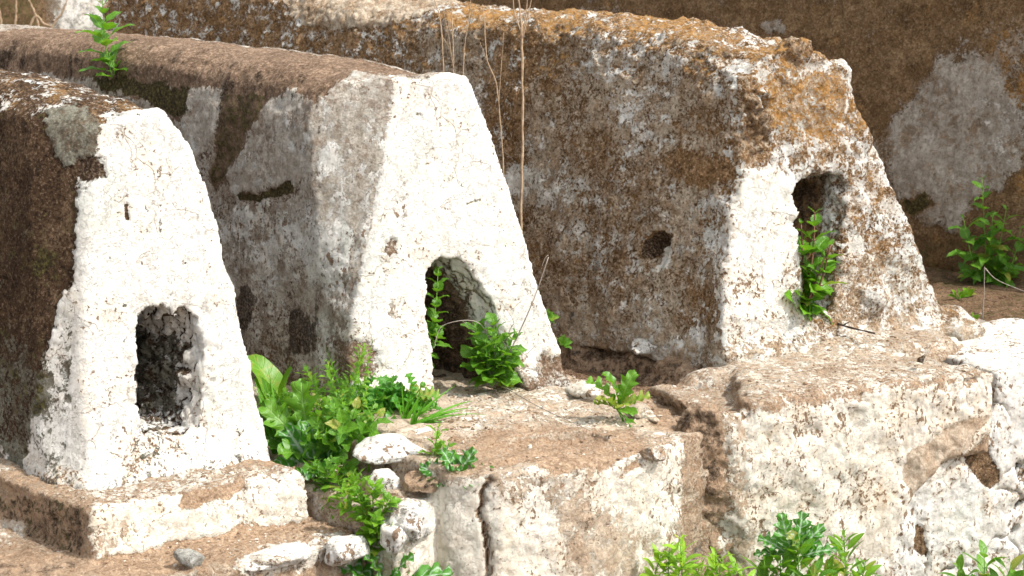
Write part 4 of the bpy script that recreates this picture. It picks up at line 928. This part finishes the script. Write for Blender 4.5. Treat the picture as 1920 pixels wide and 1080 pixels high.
upright('deadnettle', 'mid-green toothed-leaf weed in the middle of the tangle, touching the flat white stone', 'plant', B,
        [shoot(B, (x1, y1), (x2, y2), off=o) for x1, y1, x2, y2, o in [(640, 790, 628, 750, .02), (660, 790, 672, 752, .02), (690, 800, 715, 765, .02), (630, 810, 590, 780, .03), (650, 800, 650, 770, .05), (680, 810, 705, 790, .04), (620, 830, 580, 815, .04)]],
        L_NET, .036, .022, 'ovate', gap=.018, seed=48, dens=1, r=.0015)
B = gnd(640, 960, -.15) + N * .05
upright('bedstraw', 'narrow-leaved light green weed trailing down at the right corner of the nearest step', 'plant', B,
        [shoot(B, (x1, y1), (x2, y2), off=o) for x1, y1, x2, y2, o in [(640, 920, 620, 880, .0), (660, 930, 680, 890, .01), (680, 950, 720, 930, .01), (640, 950, 610, 930, .01), (670, 970, 700, 990, .02), (655, 940, 650, 900, .03)]],
        L_HER, .030, .011, 'lance', gap=.014, seed=49, dens=2, r=.0012)
B = gnd(755, 800, .0)
tuft('grass_tuft', 'fan of grass blades standing against the foot of the middle tomb front', B, [(790, 735, .006, .2), (770, 720, .005, .2), (820, 750, .006, .6), (740, 730, .005, .2), (835, 770, .006, .8), (800, 760, .006, .4)], 50)
B = gnd(735, 800, -.03)
upright('mallow', 'crinkly round-leaved green plant against the foot of the middle tomb chamfer', 'plant', B,
        [shoot(B, (730, 760), (735, 715), off=.004), shoot(B, (700, 770), (672, 730), off=.006), shoot(B, (760, 765), (790, 725), off=.006), shoot(B, (745, 780), (770, 745), off=.02), shoot(B, (710, 785), (680, 770), off=.02), shoot(B, (765, 785), (815, 760), off=.01), shoot(B, (720, 780), (705, 740), off=.03)],
        L_MAL, .050, .044, 'mallow', gap=.026, seed=47, lean=.6)
B = gnd(775, 800, .01)
tuft('grass_tuft', 'tuft of grass blades leaning right over the ledge beneath the middle niche', B, [(845, 800, .008, .4), (835, 812, .007, .3), (880, 778, .006, 1.1), (850, 780, .008, .9), (828, 795, .008, .5), (800, 740, .006, .3), (820, 822, .006, .2), (858, 765, .006, .7), (812, 805, .007, .2), (790, 770, .006, .2), (840, 806, .006, .5)], 51)
B = gnd(520, 860, -.07)
tuft('grass_tuft', 'tuft of long grass blades beside the right foot of the nearest tomb', B, [(487, 720, .006, .5), (490, 760, .007, .6), (500, 700, .006, .3), (515, 690, .006, .5), (486, 800, .006, .7), (540, 740, .006, .3), (530, 820, .006, .4), (500, 740, .007, .2), (495, 850, .006, .9), (560, 760, .006, .6)], 53)
B = gnd(672, 800, -.05)
tuft('grass_tuft', 'few thin tall pointed grass blades at the centre of the weed tangle', B, [(686, 645, .006, .15), (618, 690, .005, .2), (700, 720, .005, .3), (655, 720, .005, .2), (640, 760, .005, .4), (665, 700, .004, .3)], 55)
B = gnd(600, 905, -.11)
rosette('milk_thistle', 'large white-veined milk thistle spreading over the corner of the nearest tomb step', 'plant', B,
        [(-.5, .85, .0, .13, .075, .6), (-.15, 1, .1, .13, .07, .7), (.35, .9, .2, .11, .065, .7), (-.7, .5, .3, .10, .065, .6), (.1, -.25, .8, .12, .065, .5), (.3, -.6, .6, .10, .055, .3), (.7, .3, .4, .10, .06, .6), (-.1, .5, .7, .11, .07, .8), (.5, -.1, .7, .10, .06, .7)], L_THI, 'thistle', 57)
B = gnd(590, 860, -.07)
rosette('thistle', 'thistle with deeply toothed dark green leaves in the middle of the weed tangle', 'plant', B,
        [(-.8, .45, .1, .15, .08, .6), (-.6, .8, .1, .15, .075, .6), (-.2, 1, .1, .16, .075, .6), (.3, .9, .2, .13, .06, .7), (.8, .4, .2, .15, .065, .6), (.9, .1, .3, .15, .065, .5), (.4, .3, .7, .12, .06, .6), (-.3, .4, .7, .11, .06, .7), (.9, -.2, .5, .12, .06, .5)], L_THG, 'toothed', 59)
B = gnd(650, 870, -.06)
rosette('thistle', 'plain green thistle with leaves reaching right beneath the flat white stone', 'plant', B,
        [(.9, .35, .1, .11, .06, .4), (.8, .1, .3, .10, .055, .5), (.3, .8, .2, .09, .055, .5), (-.4, .7, .3, .09, .055, .6), (.7, -.3, .5, .10, .05, .5), (.1, .2, .9, .09, .055, .6), (-.7, .1, .5, .10, .05, .5)], L_THG, 'toothed', 61)
B = gnd(700, 1030, -.20) + N * .07
upright('nettle', 'small-leaved green nettle hanging down the broken gap between the first two steps', 'plant', B,
        [shoot(B, (700, 950), (705, 905), off=.004), shoot(B, (720, 960), (735, 930), off=.01), shoot(B, (670, 960), (640, 945), off=.006), shoot(B, (700, 980), (740, 975), off=.02), shoot(B, (690, 970), (670, 920), off=.01), shoot(B, (715, 1000), (745, 1010), off=.02), shoot(B, (700, 990), (710, 950), off=.03), shoot(B, (680, 930), (655, 890), off=.0)],
        L_HER, .030, .017, 'ovate', gap=.015, seed=63, dens=1)
B = gnd(705, 1085, -.26) + N * .08
rosette('milk_thistle', 'milk thistle with pale-veined leaves at the bottom edge, under the gap between the steps', 'plant', B,
        [(-.75, .6, .1, .10, .06, .7), (-.3, .9, .2, .09, .05, .6), (.4, .9, .2, .09, .05, .6), (.85, .45, .2, .12, .055, .7), (.9, .1, .4, .11, .055, .6), (.1, .6, .7, .08, .05, .6), (-.9, .2, .3, .08, .05, .6)], L_THI, 'thistle', 65)
# foreground plants along the bottom of the frame, rooted in the lower ground
def fore(x, z=-.60, push=.07):
    w = hit(x, 1080, gnd(1100, 868, -.012), N) + N * push; return np.array([w[0], w[1], z])
B = fore(1262)
upright('young_nettle', 'yellow-green broad-leaved young weed at the bottom edge, left one of the pair', 'plant', B, [shoot(B, (1255, 1120), (1255, 1025)), shoot(B, (1280, 1120), (1275, 1010), off=.004), shoot(B, (1230, 1110), (1238, 1040), off=.004), shoot(B, (1270, 1100), (1282, 1050), off=.01)], L_YEL, .046, .013, gap=.026, seed=71, kind='lance')
B = fore(1345)
upright('young_nettle', 'yellow-green upright weed at the bottom edge, right one of the pair', 'plant', B, [shoot(B, (1345, 1120), (1355, 1050)), shoot(B, (1330, 1120), (1305, 1068), off=.004), shoot(B, (1370, 1120), (1378, 1055), off=.006), shoot(B, (1345, 1120), (1340, 1030), off=.01), shoot(B, (1380, 1130), (1400, 1080), off=.006)], L_YEL, .046, .011, gap=.024, seed=73, kind='lance')
B = fore(1470, push=.04)
rosette('milk_thistle', 'dark white-veined milk thistle at the bottom edge below the right-hand tomb', 'plant', B + np.array([0, 0, .30]),
        [(-.7, .6, .1, .08, .045, .7), (-.3, .95, .1, .095, .05, .7), (.2, 1, .1, .095, .05, .7), (.6, .8, .1, .09, .045, .7), (.9, .4, .2, .08, .04, .7), (-.1, .7, .5, .08, .045, .7), (-.9, .3, .2, .08, .04, .6)], L_THI, 'thistle', 75)
B = fore(1500, push=.09)
upright('nettle', 'green nettle with long pointed leaves rising in front of the bottom milk thistle', 'plant', B, [shoot(B, (1500, 1120), (1498, 1005)), shoot(B, (1470, 1120), (1462, 1040), off=.005), shoot(B, (1520, 1130), (1530, 1060), off=.01), shoot(B, (1440, 1130), (1432, 1050), off=.004)], L_NET, .060, .019, gap=.026, seed=77, kind='lance', lean=.5)
B = fore(1588, push=.08)
upright('nettle', 'tallest pointed-leaf nettle at the bottom edge, with a tight light green tip', 'plant', B, [shoot(B, (1590, 1100), (1582, 1000)), shoot(B, (1610, 1130), (1620, 1050), off=.008), shoot(B, (1560, 1130), (1552, 1060), off=.01)], L_HER, .052, .015, gap=.019, seed=79, kind='lance', lean=.5)
B = fore(1850, push=.08)
upright('nettle', 'green broad nettle clump cut by the bottom right of the picture', 'plant', B, [shoot(B, (1850, 1120), (1845, 1030)), shoot(B, (1820, 1130), (1795, 1060), off=.006), shoot(B, (1880, 1130), (1893, 1055), off=.006), shoot(B, (1860, 1140), (1868, 1080), off=.02), shoot(B, (1900, 1140), (1925, 1060), off=.01), shoot(B, (1830, 1140), (1820, 1085), off=.02)], L_NET, .062, .024, gap=.026, seed=81, kind='lance', dens=1, lean=.5)
# little ground plants behind at the right
for k, (x, y, lab) in enumerate([(1795, 560, 'tiny moss-green weed tuft on bare ground behind the right-hand tomb, left one'), (1812, 556, 'tiny light-tipped weed tuft on bare ground behind the right-hand tomb, right one'), (1818, 606, 'tiny green seedling beside the brown stone')]):
    B = gnd(x, y, .03); rosette('seedling', lab, 'plant', B, [(a, b_, .3, .03, .014, .4) for a, b_ in [(-.8, .4), (-.4, .8), (.1, 1), (.5, .8), (.9, .4), (.2, .4)]], L_HER, 'lance', 90 + k, 'seedlings on the bare ground')

# dry stalks ---------------------------------------------------
def stalk(label, pts, d, r=.003, extra=(), group='dry stalks between the tombs', mat=None):
    P_ = [atd(x, y, d) for x, y in pts]; root = thing('dry_stalk', P_[0], label, 'stalk', group); T = Tubes(); T.tube([k + np.array([math.sin(i * 2.1 + r * 999), 0, 0]) * r * .25 for i, k in enumerate(spline(P_, 30))], r, r * .5, 6, .28)
    for e in extra: T.tube(spline([atd(x, y, d) for x, y in e], 10), r * .5, r * .25, 5, .1)
    T.obj(mat or M_DRY, root, 'stalk')
stalk('tall straight brown dry stalk with forked top in front of the mottled tomb flank', [(977, 560), (977, 400), (980, 250), (979, 100), (977, 40), (968, -30)], 4.62, .0042, [[(978, 70), (986, 30), (990, -20)], [(977, 60), (964, 20), (962, -20)], [(979, 75), (990, 30), (1002, -30)]])
stalk('thin wavy pale dry stalk to the left of the tall straight one', [(945, 560), (944, 330), (938, 230), (930, 155), (913, 110), (908, 30), (905, 20)], 4.70, .0022, [[(935, 200), (938, 150), (945, 60)], [(930, 155), (915, 120), (900, 80)]])
stalk('leftmost thin grey dry stem rising from behind the middle tomb top', [(835, 240), (828, 60), (815, 0), (805, -30)], 4.9, .002, [[(830, 70), (842, 90), (850, 120)]])
stalk('upright thin dry stem behind the middle tomb, second from the left', [(851, 240), (850, 100), (847, 30), (845, -30)], 4.95, .0022)
stalk('slanting thin dry stem behind the middle tomb, curving right at its top', [(868, 240), (870, 100), (880, 30), (884, -30)], 4.9, .002, [[(850, 130), (840, 60), (822, -20)]])
B = gnd(1842, 600, .03)
twigs('dry_stalk', 'thin bent grey stalk standing on the bare ground before the far right nettle', B, [(shoot(B, (1845, 550), (1846, 500)), 1.), ([px(1846, 502, B), px(1870, 525, B), px(1925, 548, B)], .7)], M_DRYG, .0022, cat='stalk')
g = [on_face(3, 1512, 572) + V * .01, gnd(1545, 595, .125), gnd(1580, 610, .12), gnd(1640, 625, .118)]
twigs('dark_stick', 'crooked black stick lying on the ledge out of the right-hand niche', g[0], [(g, 2.8), ([g[2], g[2] + np.array([.02, -.004, .012])], 1.6)], M_DARKT, cat='stick', knob=.35)
# far dry grass
rs = random.Random(6)
for k, (x0, y0, x1, y1, lab) in enumerate([(24, 80, 30, -20, 'tall pale blurred dry stem at the far top left corner'), (75, 60, 50, -10, 'blurred dry stem leaning left near the top left corner'), (60, 40, 100, 50, 'blurred dry stem bent flat toward the right, top left'),
                                      (95, 60, 130, -10, 'blurred dry stem leaning right before the pale garden wall'), (245, 90, 262, -10, 'blurred slanting dry stem right of the tall upright nettle'), (5, 80, -8, -10, 'blurred dry stem cut by the left edge of the picture')]):
    stalk(lab, [(x0 + (x0 - x1) * 1.2, y0 + 150), (x0, y0), ((x0 + x1) / 2 + 3, (y0 + y1) / 2), (x1, y1)], 8.6, .007, group='dry stems far behind')

# stones -------------------------------------------------------
def stone(label, c, r, mat, seed, wear, rot=0., name='stone', group=None):
    bm = bmesh.new(); bmesh.ops.create_icosphere(bm, subdivisions=5, radius=1); co = np.array([v.co[:] for v in bm.verts]); f = [tuple(v.index for v in q.verts) for q in bm.faces]; bm.free()
    co = np.sign(co) * np.abs(co) ** .72                                 # blocky
    rs_ = np.random.RandomState(seed)
    for _ in range(14):
        n_ = rs_.normal(size=3); n_ /= np.linalg.norm(n_); co = co - np.outer(np.maximum(co @ n_ - rs_.uniform(.55, .85), 0), n_)
    co = co * (1 + .22 * fbm(co, .9, 3, .5, seed) + .10 * fbm(co, 3, 4, .6, seed + 1))[:, None]
    r = tuple(k * 1.3 for k in r); co = co * np.array(r); ca, sa = math.cos(rot), math.sin(rot); co = np.stack([co[:, 0] * ca - co[:, 1] * sa, co[:, 0] * sa + co[:, 1] * ca, co[:, 2]], 1)
    me = mesh_np(name, co, f); P = Paint(me); P.a[:] = np.array(wear); P.done(); o = link_mesh(name, me, mat); o.location = tuple(c); tag(o, label, 'stone', group)
    return o
WHT = (.85, .8, 0, .0, .8, .0); BRN = (.1, .3, .1, .1, 1, .1); GRY = (.35, .9, 0, .1, .8, .2)
stone('small grey pebble lying on the brown tread below the nearest tomb', gnd(356, 1046, -.130), (.026, .018, .015), M_RUB, 1, GRY)
stone('dark round pebble on the ledge right of the black stick', gnd(1727, 674, .088), (.0085, .0085, .0085), M_WALL, 2, (.1, .5, 0, .3, 0, .5))
stone('brown stone on the ground at the right foot of the flaking tomb', gnd(1836, 610, .035), (.026, .018, .013), M_WALL, 3, (.1, .9, 0, .1, 0, .1))
stone('flat white stone slab jutting from the ledge under the weeds', gnd(724, 838, .0), (.072, .05, .017), M_RUB, 4, WHT, .35)
stone('small white block at the right end of the flat slab', gnd(795, 838, -.02), (.02, .03, .03), M_RUB, 14, WHT, .3)
stone('rounded white stone below the flat slab, half hidden by leaves', gnd(722, 908, -.06), (.026, .03, .022), M_RUB, 5, WHT)
stone('grey-white rock set in the broken gap left of the cracked wall panel', gnd(762, 975, -.105), (.045, .035, .032), M_RUB, 6, (.6, .9, 0, .1, 1, .15), .2)
stone('white rock lower in the broken gap, beside the nettle', gnd(742, 1000, -.13), (.03, .03, .028), M_RUB, 7, WHT)
stone('brown earthy stone under the flat white slab', gnd(760, 890, -.06), (.05, .04, .026), M_BASE, 8, (.2, .2, .05, .1, 1, .6), .4)
stone('brown crumbly stone between the white rock and the thistle rosette', gnd(800, 905, -.05), (.04, .03, .024), M_BASE, 9, (.35, .3, 0, .1, 1, .4))
stone('pale broken wedge of plaster behind the small curly thistle', gnd(1203, 772, .0), (.022, .050, .013), M_BASE, 10, (.45, 1., 0, 0, .9, 0), .35)
stone('white chip of plaster in front of the middle tomb right foot', gnd(1100, 735, .004), (.035, .05, .014), M_BASE, 11, (.8, .8, 0, 0, .9, 0), .5)
stone('crumbled brown white stone lodged in the ledge edge below the curly thistle', gnd(1225, 850, -.02), (.035, .02, .018), M_BASE, 12, (.5, .4, 0, 0, 1, .1), .3)
stone('white lump at the foot of the mottled flank between the tombs', gnd(1212, 650, .045), (.04, .03, .016), M_T3, 13, (.7, .6, 0, 0, .9, .1))

stone('blocky white stone set in the lower step edge, nearer the gap', gnd(650, 1030, -.155) , (.040, .03, .026), M_RUB, 21, (.8, .8, 0, 0, 1, .05), .45)
stone('long flat white stone wedge in the lower step edge left of the blocky one', gnd(505, 1050, -.155), (.075, .03, .017), M_RUB, 22, (.85, .8, 0, 0, 1, .0), .4)

# loose grit, plaster flakes and dead straw lying on the ledges ---------------------------------
from mathutils.bvhtree import BVHTree
def litter():
    bpy.context.view_layer.update(); vs = []; fs = []
    for o in list(COL.objects):
        if o.type == 'MESH' and (o.name.split('.')[0] in ('base', 'ground')):
            off = np.array(o.parent.location) if o.parent else np.zeros(3); b_ = len(vs)
            co = get_co(o.data) + off; vs += [tuple(c) for c in co]; fs += [tuple(b_ + k for k in q.vertices) for q in o.data.polygons]
    bvh = BVHTree.FromPolygons(vs, fs); rs = random.Random(99)
    bm = bmesh.new(); bmesh.ops.create_icosphere(bm, subdivisions=1, radius=1); bc = np.array([v.co[:] for v in bm.verts]); bf = [tuple(v.index for v in q.verts) for q in bm.faces]; bm.free()
    zones = [((100, 930), (580, 880), 260, -.04), ((200, 1050), (680, 985), 330, -.14), ((740, 900), (900, 880), 200, -.06), ((830, 800), (1200, 770), 320, 0), ((900, 880), (1330, 810), 200, 0), ((1060, 680), (1300, 770), 420, 0),
             ((1400, 720), (1850, 680), 240, .06), ((1360, 640), (1840, 640), 260, .07), ((1780, 600), (1920, 640), 200, .03), ((560, 880), (760, 930), 250, -.1), ((840, 735), (980, 740), 160, 0)]
    V_ = {'grit': [], 'pale': []}; F_ = {'grit': [], 'pale': []}; T = Tubes()
    for a, c, n, z in zones:
        for _ in range(n):
            t = rs.random(); x = a[0] + (c[0] - a[0]) * t; y = a[1] + (c[1] - a[1]) * t + rs.gauss(0, 16); g_ = gnd(x, y, z)
            h = bvh.ray_cast(Vector((g_[0], g_[1], z + .12)), Vector((0, 0, -1)), .3)
            if h[0] is None or h[1].z < .6: continue
            r_ = .0012 + .0042 * rs.random() ** 4; k = 'pale' if rs.random() < .28 else 'grit'
            sc = np.array([rs.uniform(.8, 1.7), rs.uniform(.7, 1.2), rs.uniform(.35, .8)]) * r_; m = bc * sc * (1 + .25 * np.array([rs.uniform(-1, 1) for _ in bc]))[:, None]
            an = rs.uniform(0, 6.3); m = np.stack([m[:, 0] * math.cos(an) - m[:, 1] * math.sin(an), m[:, 0] * math.sin(an) + m[:, 1] * math.cos(an), m[:, 2]], 1)
            b0 = len(V_[k]); V_[k] += [tuple(q) for q in m + np.array(h[0]) + np.array([0, 0, r_ * .2])]; F_[k] += [tuple(b0 + i for i in q) for q in bf]
            if rs.random() < .05:
                an = rs.uniform(0, 6.3); L_ = rs.uniform(.012, .04); d = np.array([math.cos(an), math.sin(an), 0]); p0 = np.array(h[0]) + np.array([0, 0, .0015])
                T.tube([p0, p0 + d * L_ * .5 + np.array([0, 0, .002]), p0 + d * L_ + np.array([0, 0, .0005])], .0008, .0005, 4)
    for k, c1, c2, lab in (('grit', (.10, .06, .035), (.30, .20, .12), 'brown grit and crumbs of earth scattered over the ledges'), ('pale', (.40, .35, .28), (.62, .58, .52), 'pale flakes of fallen limewash scattered over the ledges')):
        o = link_mesh('grit' if k == 'grit' else 'plaster_flakes', mesh_np(k, V_[k], F_[k], False), plain(k, c1, c2, 90, .95)); tag(o, lab, 'grit' if k == 'grit' else 'flakes', kind='stuff')
    o = link_mesh('straw', mesh_np('straw', T.v, T.f), M_DRY); tag(o, 'tiny bits of dry straw scattered on the ledges and ground', 'straw', kind='stuff')
litter()
